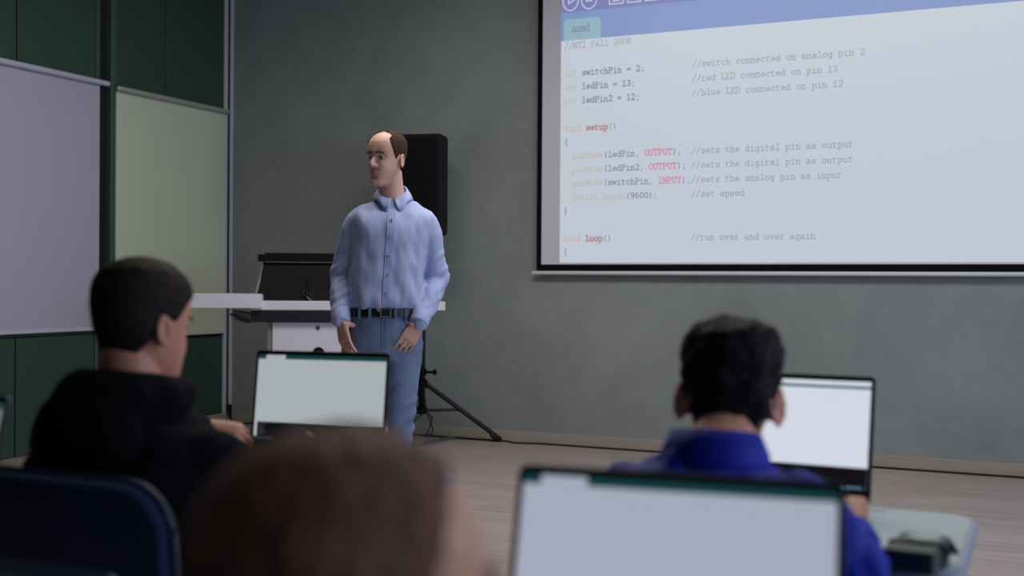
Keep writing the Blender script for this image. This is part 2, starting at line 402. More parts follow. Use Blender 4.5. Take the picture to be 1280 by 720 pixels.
g_('L', [(1.6, 6), (1.6, 0)], [(.5, 6), (2.8, 6)], [(.5, 0), (4.5, 0), (4.5, 1.6)])
g_('M', [(.8, 0), (.8, 6), (2.5, 2.6), (4.2, 6), (4.2, 0)], [(0, 6), (.8, 6)], [(4.2, 6), (5, 6)], [(0, 0), (1.6, 0)], [(3.4, 0), (5, 0)])
g_('N', [(.9, 0), (.9, 6), (4.1, 0), (4.1, 6)], [(0, 6), (.9, 6)], [(3.2, 6), (5, 6)], [(0, 0), (1.8, 0)])
g_('O', arc(2.5, 3, 2.1, 3, 0, 360, 14))
g_('P', [(1.1, 6), (1.1, 0)], [(.4, 6), (2.6, 6)] + arc(2.6, 4.4, 1.7, 1.6, 90, -90) + [(1.1, 2.8)], [(.4, 0), (2.5, 0)])
g_('S', arc(2.5, 4.5, 1.7, 1.5, 30, 250) + arc(2.5, 1.5, 1.8, 1.5, 80, -150), [(4.1, 6), (4.1, 4.6)], [(.8, 0), (.8, 1.4)])
g_('T', [(2.5, 6), (2.5, 0)], [(.5, 4.7), (.5, 6), (4.5, 6), (4.5, 4.7)], [(1.5, 0), (3.5, 0)])
g_('U', [(1, 6), (1, 1.8)] + arc(2.5, 1.8, 1.5, 1.8, 180, 360) + [(4, 6)], [(.2, 6), (1.8, 6)], [(3.2, 6), (4.8, 6)])
g_('0', arc(2.5, 3, 1.7, 3, 0, 360, 14))
g_('1', [(1, 5.2), (2.6, 6), (2.6, 0)], [(.8, 0), (4.3, 0)])
g_('2', arc(2.5, 4.4, 1.7, 1.6, 160, -30) + [(.7, 0), (4.3, 0), (4.3, .8)])
g_('3', arc(2.4, 4.5, 1.5, 1.5, 150, -90) + arc(2.4, 1.6, 1.8, 1.6, 90, -150))
g_('6', arc(2.5, 1.8, 1.7, 1.8, 0, 360, 12), [(.8, 2)] + arc(3.3, 2.4, 2.5, 3.6, 180, 95))
g_('8', arc(2.5, 4.5, 1.5, 1.5, 0, 360, 12), arc(2.5, 1.5, 1.8, 1.5, 0, 360, 12))
g_('9', arc(2.5, 4.2, 1.7, 1.8, 0, 360, 12), [(4.2, 4)] + arc(1.7, 3.6, 2.5, 3.6, 0, -85))
g_('/', [(.7, -.8), (4.3, 6.6)])
g_('=', [(.5, 3.6), (4.5, 3.6)], [(.5, 2), (4.5, 2)])
g_(';', [(2.4, 3.4), (2.7, 3.7)], [(2.8, .6), (2, -1.2)])
g_('(', arc(5.2, 2.6, 2.8, 4.2, 130, 230)); g_(')', arc(-.2, 2.6, 2.8, 4.2, 50, -50))
g_('{', [(3.6, 6.8), (2.7, 6.5), (2.6, 3.4), (1.7, 2.8), (2.6, 2.2), (2.7, -.9), (3.6, -1.2)])
g_('}', [(1.6, 6.8), (2.5, 6.5), (2.6, 3.4), (3.5, 2.8), (2.6, 2.2), (2.5, -.9), (1.6, -1.2)])
g_(',', [(2.7, .7), (1.8, -1.2)]); g_('.', [(2.3, .3), (2.8, .3)])
def text_strokes(mb, s, x0, z0, adv, unit, wd, fn):
    """flat strokes: fn(x,z)->3D; adv per character, unit = size of a glyph grid cell"""
    for k, ch in enumerate(s):
        for st in G.get(ch, ()):
            for (ax, az), (bx, bz) in zip(st[:-1], st[1:]):
                a = Vector((x0 + k * adv + ax * unit, z0 + az * unit)); b = Vector((x0 + k * adv + bx * unit, z0 + bz * unit))
                d = b - a
                if d.length < 1e-6: continue
                d.normalize(); nn = Vector((-d.y, d.x)) * wd / 2; e = d * wd * .35
                q = [a - e - nn, b + e - nn, b + e + nn, a - e + nn]
                mb.add([fn(p.x, p.y) for p in q], [(0, 1, 2, 3)])

# ------------------------------------------------------------------ projection screen
SY = WY - .05
sx0 = ony(671.5, 200, SY).x; sx1 = .62
zb = 1.222; ztop = 3.40
t = thing('projection_screen', 'large pull-down projection screen showing program code on the back wall', 'projection screen', T(0, SY, 0))
bw = ony(677.5, 200, SY).x - sx0
mb = MB()
zin = ony(700, 330.5, SY).z
mb.box(sx0, -.001, zb, sx0 + bw, .004, ztop); mb.box(sx1 - bw, -.001, zb, sx1, .004, ztop); mb.box(sx0 + bw, -.001, zb, sx1 - bw, .004, zin)
mb.build('black_border', M['scr_black'], t)
mb = MB(); mb.box(sx0 + bw, 0, zin, sx1 - bw, .003, ztop); mb.build('screen_fabric', M['scr_fab'], t)
mb = MB(); mb.tube([(sx0 - .025, 0, zb - .012), (sx1 + .025, 0, zb - .012)], .0145, seg=12, smooth=False); mb.build('bottom_bar', M['white_bar'], t, smooth=True)
mb = MB(); mb.box(sx0 - .06, -.05, ztop, sx1 + .06, .05, ztop + .11); mb.build('roller_case', M['white_bar'], t, bevel=.015)
px0 = ony(700.5, 200, SY).x; px1 = sx1 - bw - .12
zp0 = ony(701, 328.5, SY).z; ztool = ony(701, 51.8, SY).z; zbar = ony(701, 17, SY).z; zptop = 3.30
pic = MB(); pic.box(px0, -.0025, zp0, px1, -.001, ztool)
pic = pic.build('projected_picture', E_WHITE, t)
mb = MB(); mb.box(px0, -.0025, ztool, px1, -.001, zbar); mb.build('tab_bar', E_BAR2, pic)
mb = MB(); mb.box(px0, -.0025, zbar, px1, -.001, zptop); mb.build('tool_bar', E_BAR1, pic)
def fy(y): return lambda x, z: Vector((x, y, z))
# tab
tx0, tx1 = ony(705, 40, SY).x, ony(751, 40, SY).x; tz1 = ony(728, 23, SY).z
mb = MB(); c = .02
mb.prism([(tx0, ztool), (tx1, ztool), (tx1, tz1 - c), (tx1 - c, tz1), (tx0 + c, tz1), (tx0, tz1 - c)], lambda u, v, w: Vector((u, w, v)), -.0035, -.0026)
mb.build('file_tab', E_TAB, pic)
ADV = .0326; U = .0082; X0 = ony(705.6, 100, SY).x
mb = MB(); text_strokes(mb, 'assd', ony(714.5, 36, SY).x, ony(714, 40.5, SY).z, .0325, .0085, .006, fy(-.0040)); mb.build('tab_text', E_TXT['d'], pic)
# icons
for k, pxc in enumerate((713.5, 736.5)):
    cx, cz = ony(pxc, 5, SY).x, zbar + .088
    mb = MB(); st = [arc(0, 0, .058, .075, 0, 360, 20), ]
    if k == 0: st.append([(-.015, .028), (.03, 0), (-.015, -.028), (-.015, .028)])
    else: st.append([(-.02, -.02), (.02, -.02), (.02, .03), (-.02, .03), (-.02, -.02)])
    G['\x01'] = st; text_strokes(mb, '\x01', cx, cz, 1, 1, .008, fy(-.0036)); mb.build('tool_icon', E_ICON, pic)
for k, (a, b) in enumerate(((762, 779), (784.5, 801), (806.5, 822.5), (829, 845))):
    xa, xb = ony(a, 3, SY).x, ony(b, 3, SY).x; z0 = zbar + .03; z1 = z0 + (xb - xa)
    mb = MB(); G['\x01'] = [[(xa, z0), (xb, z0), (xb, z1), (xa, z1), (xa, z0)], [(xa + .03, z0 + .02 + .012 * k), (xb - .03, z0 + .02 + .012 * k), (xb - .03, z0 + .06), (xa + .03, z0 + .06), (xa + .03, z0 + .02 + .012 * k)]]
    text_strokes(mb, '\x01', 0, 0, 1, 1, .008, fy(-.0036)); mb.build('tool_icon', E_ICON, pic)
mb = MB(); mb.box(ony(853, 2, SY).x, -.0036, zbar + .075, ony(877, 2, SY).x, -.0026, zbar + .16); mb.build('pink_mark', E_PINK, pic)
rows = {0: [(0, '//NTI Fall 2008', 'g', 1)],
        2: [(0, 'int', 'o', 1), (4, 'switchPin = 2;', 'd', 1.25), (28, '//switch connected on analog pin 2', 'g', 1)],
        3: [(0, 'int', 'o', 1), (4, 'ledPin = 13;', 'd', 1.25), (28, '//red LED connected on pin 13', 'g', 1)],
        4: [(0, 'int', 'o', 1), (4, 'ledPin2 = 12;', 'd', 1.25), (28, '//blue LED connected on pin 12', 'g', 1)],
        6: [(0, 'void', 'v', 1), (5, 'setup', 'r', 1.9), (10, '()', 'd', 1)],
        7: [(0, '{', 'd', 1)],
        8: [(2, 'pinMode', 'o', 1.1), (9, '(ledPin,', 'd', 1.1), (18, 'OUTPUT', 'p', 1.2), (24, ');', 'd', 1.1), (28, '//sets the digital pin as output', 'g', 1)],
        9: [(2, 'pinMode', 'o', 1.1), (9, '(ledPin2,', 'd', 1.1), (19, 'OUTPUT', 'p', 1.2), (25, ');', 'd', 1.1), (28, '//sets the digital pin as output', 'g', 1)],
        10: [(2, 'pinMode', 'o', 1.1), (9, '(switchPin,', 'd', 1.1), (21, 'INPUT', 'p', 1.2), (26, ');', 'd', 1.1), (28, '//sets the analog pin as input', 'g', 1)],
        11: [(2, 'Serial.begin', 'o', 1.1), (14, '(9600);', 'd', 1.1), (28, '//set speed', 'g', 1)],
        12: [(0, '}', 'd', 1)],
        14: [(0, 'void', 'v', 1), (5, 'loop', 'r', 1.9), (9, '()', 'd', 1)],
        15: [(0, '{', 'd', 1)]}
rows[14].append((28, '//run over and over again', 'g', 1))
tm = [E_TXT[k] for k in 'gdorvp']
for r, items in rows.items():
    zc = ony(706, 57 + 17.15 * r, SY).z
    for col, s, k, bold in items:
        mb = MB()
        text_strokes(mb, s, X0 + col * ADV, zc - 3 * U, ADV, U * .78, .0052 * bold, fy(-.0036))
        mb.build('code_text', E_TXT[k], pic)

# ------------------------------------------------------------------ loudspeaker and stand
sp = onz(527, 0, 0) if False else None
def floor_at(px, d): p = atd(px, 360, d); return Vector((p.x, p.y, 0))
fp = floor_at(528, 8.12)
face = math.atan2(-(CAM.x - fp.x), (CAM.y - fp.y)) # unused helper angle
def toward_cam(p, extra=0):     # rotation so that local -Y points to the camera
    return math.atan2(CAM.y - p.y, CAM.x - p.x) + math.pi / 2 + R(extra)
t = thing('speaker_stand', 'black tripod speaker stand with round pole behind the standing man', 'speaker stand', T(fp.x, fp.y, 0, toward_cam(fp)))
def zat(py, px, d): return atd(px, py, d).z
D = 8.12
zb_, zhub, zbr = 1.48, zat(480, 526, D), zat(513, 526, D)
mb = MB(); mb.cyl((0, 0, zbr - .02), (0, 0, 1.05), .024); mb.cyl((0, 0, 1.05), (0, 0, zb_ + .1), .018); mb.build('pole', M['blackm'], t, smooth=True)
mb = MB(); mb.cyl((0, 0, zhub - .03), (0, 0, zhub + .03), .04); mb.cyl((0, 0, zhub + .06), (0, 0, zhub + .11), .033); mb.cyl((0, 0, 1.03), (0, 0, 1.09), .03); mb.build('collar', M['black'], t, smooth=False, bevel=.004)
mb = MB(); mb.tube([(.02, -.02, zhub + .085), (.085, -.03, zhub + .085)], .009, smooth=False); mb.ell((.09, -.03, zhub + .085), (.016, .022, .022)); mb.build('knob', M['black'], t, smooth=True)
mb = MB(); mb.cyl((0, 0, zbr - .025), (0, 0, zbr + .025), .034); mb.build('lower_collar', M['black'], t, bevel=.004)
foot = t.matrix_world.inverted() @ onz(624, 549, 0.02)
Lr = math.hypot(foot.x, foot.y); a0 = math.atan2(foot.y, foot.x)
for k in range(3):
    a = a0 + k * R(120); dx, dy = math.cos(a), math.sin(a)
    mb = MB(); mb.tube([(dx * .03, dy * .03, zhub), (dx * Lr, dy * Lr, .025)], .0165, smooth=False, seg=14)
    lg = mb.build('leg', M['blackm'], t, smooth=True)
    mb = MB(); mb.tube([(dx * (Lr - .05), dy * (Lr - .05), .05), (dx * Lr, dy * Lr, .022)], .021, smooth=False, seg=14); mb.build('rubber_foot', M['rubber'], lg, smooth=True)
    f = (zhub - zbr) / (zhub - .025); mid = .03 + (Lr - .03) * f
    mb = MB(); mb.tube([(dx * .02, dy * .02, zbr), (dx * mid, dy * mid, zbr)], .010, smooth=False, seg=10); mb.build('brace', M['blackm'], t, smooth=True)
t = thing('loudspeaker', 'black loudspeaker cabinet on the tripod, behind the standing man', 'loudspeaker', T(fp.x, fp.y, 1.465, toward_cam(fp, -18)))
hw, hh = .176, .70
def spk_ring(y, hw_, z0, z1, cc=.02):
    return [(-hw_ + cc, y, z0), (hw_ - cc, y, z0), (hw_, y, z0 + cc), (hw_, y, z1 - cc), (hw_ - cc, y, z1), (-hw_ + cc, y, z1), (-hw_, y, z1 - cc), (-hw_, y, z0 + cc)]
mb = MB(); mb.loft([[Vector(p) for p in r] for r in (spk_ring(-.17, hw, .01, hh - .01), spk_ring(-.15, hw + .012, 0, hh), spk_ring(.0, hw + .005, 0, hh), spk_ring(.17, hw - .06, .03, hh - .03))])
mb.build('cabinet', M['spk'], t, bevel=.006)
mb = MB(); mb.box(-hw + .018, -.178, .055, hw - .018, -.168, hh - .06); mb.build('grille', M['grille'], t, bevel=.004)
mb = MB(); mb.box(-hw + .03, -.176, hh - .05, hw - .03, -.17, hh - .028); mb.build('top_trim', M['black'], t, bevel=.002)
mb = MB(); mb.box(hw - .07, -.1765, .025, hw - .025, -.17, .037); mb.build('badge', M['steel'], t)
mb = MB(); mb.cyl((0, 0, -.004), (0, 0, .05), .03); mb.build('pole_socket', M['black'], t)

# ------------------------------------------------------------------ lectern
LD = 7.42
lp = floor_at(420, LD)
t = thing('lectern', 'white steel multimedia lectern with raised black lid, left of the man', 'lectern', T(lp.x, lp.y, 0, toward_cam(lp)))
k_ = LD / FPX
lx = lambda px: (px - 420) * k_
lz = lambda py: 1.14 - (py - 352) * k_
mb = MB(); mb.box(lx(316), -.02, lz(388), lx(557), .36, lz(376.5)); mb.build('worktop', M['lect_white'], t, bevel=.006)
# slid-open lid at the left
mb = MB(); mb.prism([(lx(229.5), lz(385.5)), (lx(330), lz(385.5)), (lx(330), lz(370)), (lx(328), lz(368)), (lx(232), lz(368)), (lx(229), lz(371))], lambda u, v, w: Vector((u, w, v)), -.06, .40)
mb.build('sliding_lid', M['lect_white'], t, bevel=.004)
mb = MB(); mb.box(lx(221), .0, lz(384), lx(229.3), .38, lz(370)); mb.build('lid_end_cap', M['lect_grey'], t, bevel=.004)
# dark drawer under the top, with open side bracket
mb = MB(); mb.box(lx(316), -.015, lz(403), lx(519), .34, lz(388.4)); mb.build('keyboard_drawer', M['lect_dark'], t, bevel=.004)
mb = MB()
mb.tube([(lx(289), .30, lz(390)), (lx(303), .1, lz(390.5)), (lx(316), -.01, lz(392))], .006, seg=8); mb.tube([(lx(287.5), .30, lz(395)), (lx(300), .12, lz(400)), (lx(316), -.01, lz(402.5))], .010, seg=8)
mb.build('side_bracket', M['lect_dark'], t, smooth=True)
mb = MB(); mb.add([(lx(289), .30, lz(390)), (lx(316), 0, lz(392)), (lx(316), 0, lz(402)), (lx(288), .30, lz(395)), (lx(289), .305, lz(390)), (lx(316), .005, lz(392)), (lx(316), .005, lz(402)), (lx(288), .305, lz(395))],
                  [(0, 1, 2, 3), (7, 6, 5, 4), (0, 4, 5, 1), (1, 5, 6, 2), (2, 6, 7, 3), (3, 7, 4, 0)]); mb.build('bracket_web', M['lect_grey'], t)
# raised black lid (screen lid seen from the back)
mb = MB()
def lid_ring(y, z, xa, xb, th): return [Vector((xa, y, z)), Vector((xb, y, z)), Vector((xb, y + th, z)), Vector((xa, y + th, z))]
mb.loft([lid_ring(.10, lz(376.3), lx(320), lx(520), .03), lid_ring(.20, lz(318), lx(331), lx(512), .03)]); mb.build('screen_lid', M['black'], t, bevel=.004)
mb = MB(); mb.loft([lid_ring(.095, lz(376), lx(317.5), lx(320.5), .035), lid_ring(.195, lz(324), lx(329.5), lx(331.5), .035)]); mb.build('lid_edge', M['steel'], t)
mb = MB(); mb.prism([(lx(322), lz(327)), (lx(518), lz(327)), (lx(518), lz(316)), (lx(331), lz(316)), (lx(330), lz(318)), (lx(322), lz(318))], lambda u, v, w: Vector((u, w, v)), .16, .24)
mb.build('lid_cap', M['black'], t, bevel=.004)
mb = MB(); mb.box(lx(331), .158, lz(328.2), lx(517), .165, lz(327.2)); mb.build('cap_trim', M['steel'], t)
mb = MB(); mb.tube([(lx(384), .06, lz(376)), (lx(385), .07, lz(362)), (lx(386), .10, lz(345))], [.009, .012, .005]); mb.build('gooseneck_microphone', M['black'], t, smooth=True)
mb = MB()
for (a, b) in ((381, 366), (389, 366)):
    G['\x01'] = [arc(lx(a + 1), lz(b), .012, .018, 0, 360, 12)]
    text_strokes(mb, '\x01', 0, 0, 1, 1, .004, lambda x, z: Vector((x, .045, z)))
mb.tube([(lx(384), .05, lz(371)), (lx(390), .05, lz(376))], .003, smooth=False); mb.build('key_ring', M['chrome'], t)
# body
mb = MB(); mb.box(lx(342), .02, .08, lx(490), .36, lz(403)); mb.build('cabinet_body', M['lect_white'], t, bevel=.004)
mb = MB(); mb.box(lx(336), .03, .05, lx(342), .36, lz(403)); mb.build('side_panel', M['lect_grey'], t)
mb = MB(); mb.box(lx(345), -.0, .03, lx(487), .34, .08); mb.build('plinth', M['lect_dark'], t, bevel=.004)
mb = MB(); G['\x01'] = [arc(lx(398), lz(410), .011, .013, 0, 360, 14), [(lx(398), lz(411)), (lx(398), lz(409))]]
text_strokes(mb, '\x01', 0, 0, 1, 1, .004, lambda x, z: Vector((x, .015, z))); mb.cyl((lx(398), .021, lz(410)), (lx(398), .017, lz(410)), .011); mb.build('door_lock', M['steel'], t)
mb = MB(); mb.cyl((lx(399), .021, lz(441)), (lx(399), .008, lz(441)), .036, seg=28); mb.build('round_vent', M['black'], t, bevel=.003)
for a in (350, 480):
    mb = MB(); mb.cyl((lx(a), .1, 0), (lx(a), .1, .04), .025); mb.build('foot', M['rubber'], t)
    mb = MB(); mb.cyl((lx(a), .30, 0), (lx(a), .30, .04), .025); mb.build('foot', M['rubber'], t)
# grey strip on the floor
a = onz(574, 545.5, 0); b = onz(500, 563, 0); d = (b - a).normalized(); n = Vector((-d.y, d.x, 0)) * .035
mb = MB(); pf = [(a + n), (b + n), (b - n), (a - n)]
mb.prism([(p.x, p.y) for p in pf], lambda u, v, w: Vector((u, v, w)), 0.0005, .012)
tag(mb.build('floor_cable_cover', M['steel'], bevel=.004), 'flat grey strip on the floor below the tripod stand', 'cable cover')
# cords
def cord(name, pts, r, label, cat='cord'):
    pts = [(p[0], min(p[1], WY - .03), p[2]) for p in pts]
    mb = MB(); mb.tube(pts, r, seg=8); tag(mb.build(name, M['rubber'], smooth=True), label, cat)
def fl(px, py, z=.006): return tuple(onz(px, py, z))
stp = fp
cord('speaker_cable', [tuple(atd(530, 485, 7.9)), tuple(atd(532, 505, 7.9)), tuple(atd(538, 528, 7.9)), tuple(atd(541, 538, 7.85)), tuple(onz(534, 545.5, .006)), tuple(onz(518, 545, .006)), tuple(atd(513, 537, 7.9)), tuple(atd(522, 522, 7.95)), tuple(atd(532, 517, 7.95)), tuple(atd(540, 523, 7.92)), tuple(onz(539, 541, .02)), fl(530, 545), fl(512, 543), fl(490, 542)], .0045,
     'thin black cable looping down from the tripod stand to the floor')
cord('power_cable', [fl(492, 540.5), fl(520, 543), fl(545, 545), fl(570, 543), fl(600, 546), fl(624, 546.5), fl(636, 551), fl(645, 553.5), fl(680, 553.5), fl(720, 557), fl(780, 561.5), fl(860, 566), fl(960, 575), fl(1090, 583), fl(1120, 583.8), fl(1200, 589.5), fl(1280, 595.5), fl(1400, 603)], .0065,
     'long black cable running along the foot of the back wall')
cord('extension_cable', [tuple(onx(284, 506, WX + .03)), tuple(onx(285, 514, WX + .04)), tuple(onx(288, 522, WX + .06)), tuple(onz(291, 527, .01)), fl(300, 529.5), fl(318, 529), fl(345, 528), fl(380, 531)], .009,
     'thick black cord lying in the far left room corner')
mb = MB(); mb.box(-.02, 0, -.05, .02, .03, .05); 
pl = mb.build('cord_plug', M['black'], bevel=.006); pq = ony(284.5, 513, WY - .045); pl.location = pq; tag(pl, 'black plug at the bottom of the corner aluminium profile', 'plug')

# ------------------------------------------------------------------ desks, chairs, laptops
def rrect(x0, y0, x1, y1, r, n=6):
    P = []
    for cx, cy, a in ((x1 - r, y1 - r, 0), (x0 + r, y1 - r, 90), (x0 + r, y0 + r, 180), (x1 - r, y0 + r, 270)):
        for i in range(n + 1): P.append((cx + r * math.cos(R(a + 90 * i / n)), cy + r * math.sin(R(a + 90 * i / n))))
    return P
DZ = .72
def desk(x1, yfar, label, w=.72, d=.48, top=None):
    t = thing('school_desk', label, 'desk', T(x1 - w / 2, yfar - d / 2, 0), 'school desks standing in rows')
    z = lambda u, v, q: Vector((u, v, q))
    mb = MB(); mb.prism(rrect(-w / 2 + .012, -d / 2 + .012, w / 2 - .012, d / 2 - .012, .05), z, DZ - .004, DZ); mb.build('desktop', top or M['desk'], t)
    mb = MB(); mb.prism(rrect(-w / 2, -d / 2, w / 2, d / 2, .06), z, DZ - .024, DZ - .003); mb.build('edge_band', M['rim'], t, bevel=.006)
    mb = MB(); mb.box(-w * .38, d / 2 - .045, DZ - .003, w * .42 - .1, d / 2 - .037, DZ + .0006); mb.build('pencil_groove', M['steel'], t)
    mb = MB(); mb.box(-w / 2 + .06, -d / 2 + .05, DZ - .06, w / 2 - .06, -d / 2 + .075, DZ - .025); mb.box(-w / 2 + .06, d / 2 - .075, DZ - .06, w / 2 - .06, d / 2 - .05, DZ - .025)
    mb.box(-w / 2 + .06, -d / 2 + .05, DZ - .055, -w / 2 + .085, d / 2 - .05, DZ - .026); mb.box(w / 2 - .085, -d / 2 + .05, DZ - .055, w / 2 - .06, d / 2 - .05, DZ - .026)
    mb.build('under_frame', M['frame'], t)
    for sx in (-1, 1):
        for sy in (-1, 1):
            mb = MB(); mb.cyl((sx * (w / 2 - .075), sy * (d / 2 - .065), DZ - .03), (sx * (w / 2 - .075), sy * (d / 2 - .065), 0), .014); mb.build('leg', M['frame'], t, smooth=True)
    return t
XR = -.10; XL = -1.18
desk(XR, 2.275, 'pale green desk with rounded corner at right, black case lying on it')
desk(XL, 2.30, 'desk in front of boy in black hoodie, only its pale corner showing', w=.80)
desk(XR, 1.28, 'desk under the large blurred laptop in the foreground', w=.72)
desk(XL, 1.28, 'desk at the bottom left corner of the view, dark reflection painted into its top', w=.80, top=M['desk_refl'])

def laptop(p, yaw, tilt, label, bright, w=.345, h=.238, opened=True, white_above=False, keys=None):
    """p: middle of the hinge on the desk. yaw: rotation; the display faces local -Y."""
    t = thing('laptop', label, 'laptop', T(p[0], p[1], DZ + .001, yaw), 'laptops open on the school desks')
    dp = .235; z = lambda u, v, q: Vector((u, v, q))
    mb = MB(); mb.prism(rrect(-w / 2, -dp, w / 2, 0, .012), z, .002, .018); mb.build('base', M['lap'], t, bevel=.003)
    mb = MB()
    for r in range(5):
        n = 14
        for c in range(n):
            x = -w / 2 + .02 + c * (w - .04) / n; y = -.035 - r * .0185
            if r == 4 and 4 <= c <= 8:
                if c == 4: mb.box(x, y - .016, .018, x + (w - .04) / n * 5 - .002, y, .0202)
                continue
            mb.box(x, y - .016, .018, x + (w - .04) / n - .002, y, .0202)
    kb = mb.build('keyboard', keys or M['key'], t)
    if keys: kb['label'] = 'red keyboard keys'
    mb = MB(); mb.prism(rrect(-.055, -.215, .055, -.14, .004), z, .018, .0186); mb.build('touchpad', M['key'], t)
    for sx in (-1, 1):
        mb = MB(); mb.cyl((sx * (w / 2 - .06), .004, .016), (sx * (w / 2 - .02), .004, .016), .007); mb.build('hinge', M['steel'], t, smooth=True)
    mb = MB(); mb.box(-w / 2, -dp + .001, .0, w / 2, -dp + .004, .006)
    # lid in its own frame: x, v up, thickness along +Y ; rotate about the hinge
    LM = Matrix.Translation((0, .004, .016)) @ Matrix.Rotation(-tilt, 4, 'X')
    f = lambda u, v, q: LM @ Vector((u, q, v))
    mb = MB(); mb.prism(rrect(-w / 2, 0, w / 2, h, .01), f, 0, .008); lid = mb.build('lid', M['lap'], t, bevel=.002)
    bz = .0075; bb = .026; tp = .011
    x0, x1, z0, z1 = -w / 2 + bz, w / 2 - bz, bb, h - tp
    W_ = emit('display_white', bright, .95); TL = emit('display_teal', srgb(20, 66, 70), .8); DK = emit('display_dark', srgb(8, 9, 12), .6); GT = emit('display_text', srgb(62, 66, 74), .8)
    def rect(name, a, b, c, d, m, q, par):
        mb = MB(); mb.prism([(a, b), (c, b), (c, d), (a, d)], f, -q, -q + .0004); return mb.build(name, m, par)
    dsp = rect('display', x0, z0, x1, z1, W_, .0006, lid)
    rect('status_bar', x0 + .0, z0, x1, z0 + .006, TL, .0012, dsp)
    rect('console', x0 + .008, z0 + .006, x1, z0 + .040, DK, .0012, dsp)
    if white_above:
        rect('title_bar', x0, z1 - .014, x1, z1 - .009, TL, .0012, dsp)
    else:
        rect('title_bar', x0, z1 - .010, x0 + (x1 - x0) * .06, z1, TL, .0012, dsp); rect('title_bar', x0 + (x1 - x0) * .215, z1 - .010, x1, z1, TL, .0012, dsp)
    mb = MB()
    for i in range(7):
        mb.prism([(x0 + .012, z0 + .010 + i * .004), (x0 + .02 + random.random() * .022, z0 + .010 + i * .004), (x0 + .02 + random.random() * .022, z0 + .012 + i * .004), (x0 + .012, z0 + .012 + i * .004)], f, -.0018, -.0014)
    mb.build('console_text', GT, dsp)
    mb = MB()
    for i in range(6):
        a = x1 - .062 + i * .009
        mb.prism([(a, z0 + .0012), (a + .005, z0 + .0012), (a + .005, z0 + .005), (a, z0 + .005)], f, -.0018, -.0014)
    mb.build('status_icons', emit('display_icons', srgb(120, 150, 190), .8), dsp)
    return t
hl = atd(394, 563, 2.72)
laptop((hl.x, hl.y), R(24.7 - 15), R(8), 'open laptop with white screen in front of boy in black hoodie', srgb(170, 178, 180), keys=M['red'])
laptop((-.455, 2.19), R(-2), R(13), 'open laptop with bright screen in front of boy in blue jacket', srgb(214, 219, 232), white_above=True)
fl_ = atd(829, 700, 1.15)
laptop((fl_.x - .0, fl_.y), R(24.7 - 18), R(17), 'large blurred open laptop in the foreground at bottom centre right', srgb(166, 173, 190), h=.214)
laptop((-1.553, 1.17), R(0), R(14), 'laptop with grey screen cut off by the left picture edge', srgb(130, 136, 138))

def chair(x, y, rz, label):
    t = thing('classroom_chair', label, 'chair', T(x, y, 0, rz), 'blue upholstered classroom chairs')
    # local: faces +Y, back at -Y
    mb = MB(); mb.prism(rrect(-.21, -.19, .21, .21, .06), lambda u, v, q: Vector((u, v, q)), .41, .455); mb.build('seat', M['chairb'], t, bevel=.015, seg=3)
    mb = MB(); out = []
    for (u, v) in rrect(-.215, 0, .215, .34, .075, 8): out.append((u, v))
    def bf(off): return lambda u, v, q: Vector((u, -.2 - .10 * v + q + (u * u) * .7 * -1 * 0 + off - .35 * (.0462 - u * u) , .497 + v))
    mb.prism(out, bf(0), -.02, .025); bk = mb.build('backrest', M['chairb'], t, bevel=.014, seg=3)
    ring = [Vector((u, -.2 - .10 * v + .002 - .35 * (.0462 - u * u), .497 + v)) for u, v in out]
    mb = MB(); mb.tube(ring + [ring[0]], .009, seg=8, smooth=False, round_ends=False); mb.build('piping', M['piping'], bk, smooth=True)
    for sx in (-1, 1):
        mb = MB(); mb.tube([(sx * .2, -.2, 0), (sx * .2, -.19, .3), (sx * .195, -.2, .5), (sx * .18, -.225, .62)], .011, seg=10); mb.build('leg', M['blackm'], t, smooth=True)
        mb = MB(); mb.tube([(sx * .2, .2, 0), (sx * .19, .17, .41)], .011, seg=10, smooth=False); mb.build('leg', M['blackm'], t, smooth=True)
        mb = MB(); mb.tube([(sx * .19, .17, .41), (sx * .19, -.19, .40)], .010, seg=10, smooth=False); mb.build('seat_rail', M['blackm'], t, smooth=True)
    return t
chair(-1.385, 1.565, R(0), 'navy blue chair behind boy in black hoodie at bottom left')
ch = chair(-.41, 1.58, R(2), 'blue chair under boy in blue jacket, hidden behind foreground laptop'); ch.scale = (.88, .9, .9)
chair(-.40, .42, R(0), 'chair under the blurred child in the foreground')

# small things
hp = atd(1102, 684, 1.693)
t = thing('black_case', 'small black-green case with strap on the pale desk at right', 'case', T(hp.x, hp.y, DZ + .001, R(-6)))
mb = MB(); mb.prism(rrect(0, 0, .075, .135, .008), lambda u, v, q: Vector((u, v, q)), 0, .034); mb.build('body', M['leather'], t, bevel=.005)
mb = MB(); mb.cyl((.040, .098, .0342), (.040, .098, .036), .024, seg=28); mb.build('round_patch', M['disc'], t)
mb = MB(); mb.prism([(-.001, .045), (.077, .052), (.077, .066), (-.001, .059)], lambda u, v, q: Vector((u, v, q)), -.0005, .0365); mb.tube([(.076, .05, .030), (.088, .075, .024), (.086, .105, .016), (.077, .12, .024)], .0045, seg=8); mb.build('strap', M['black'], t, bevel=.001)
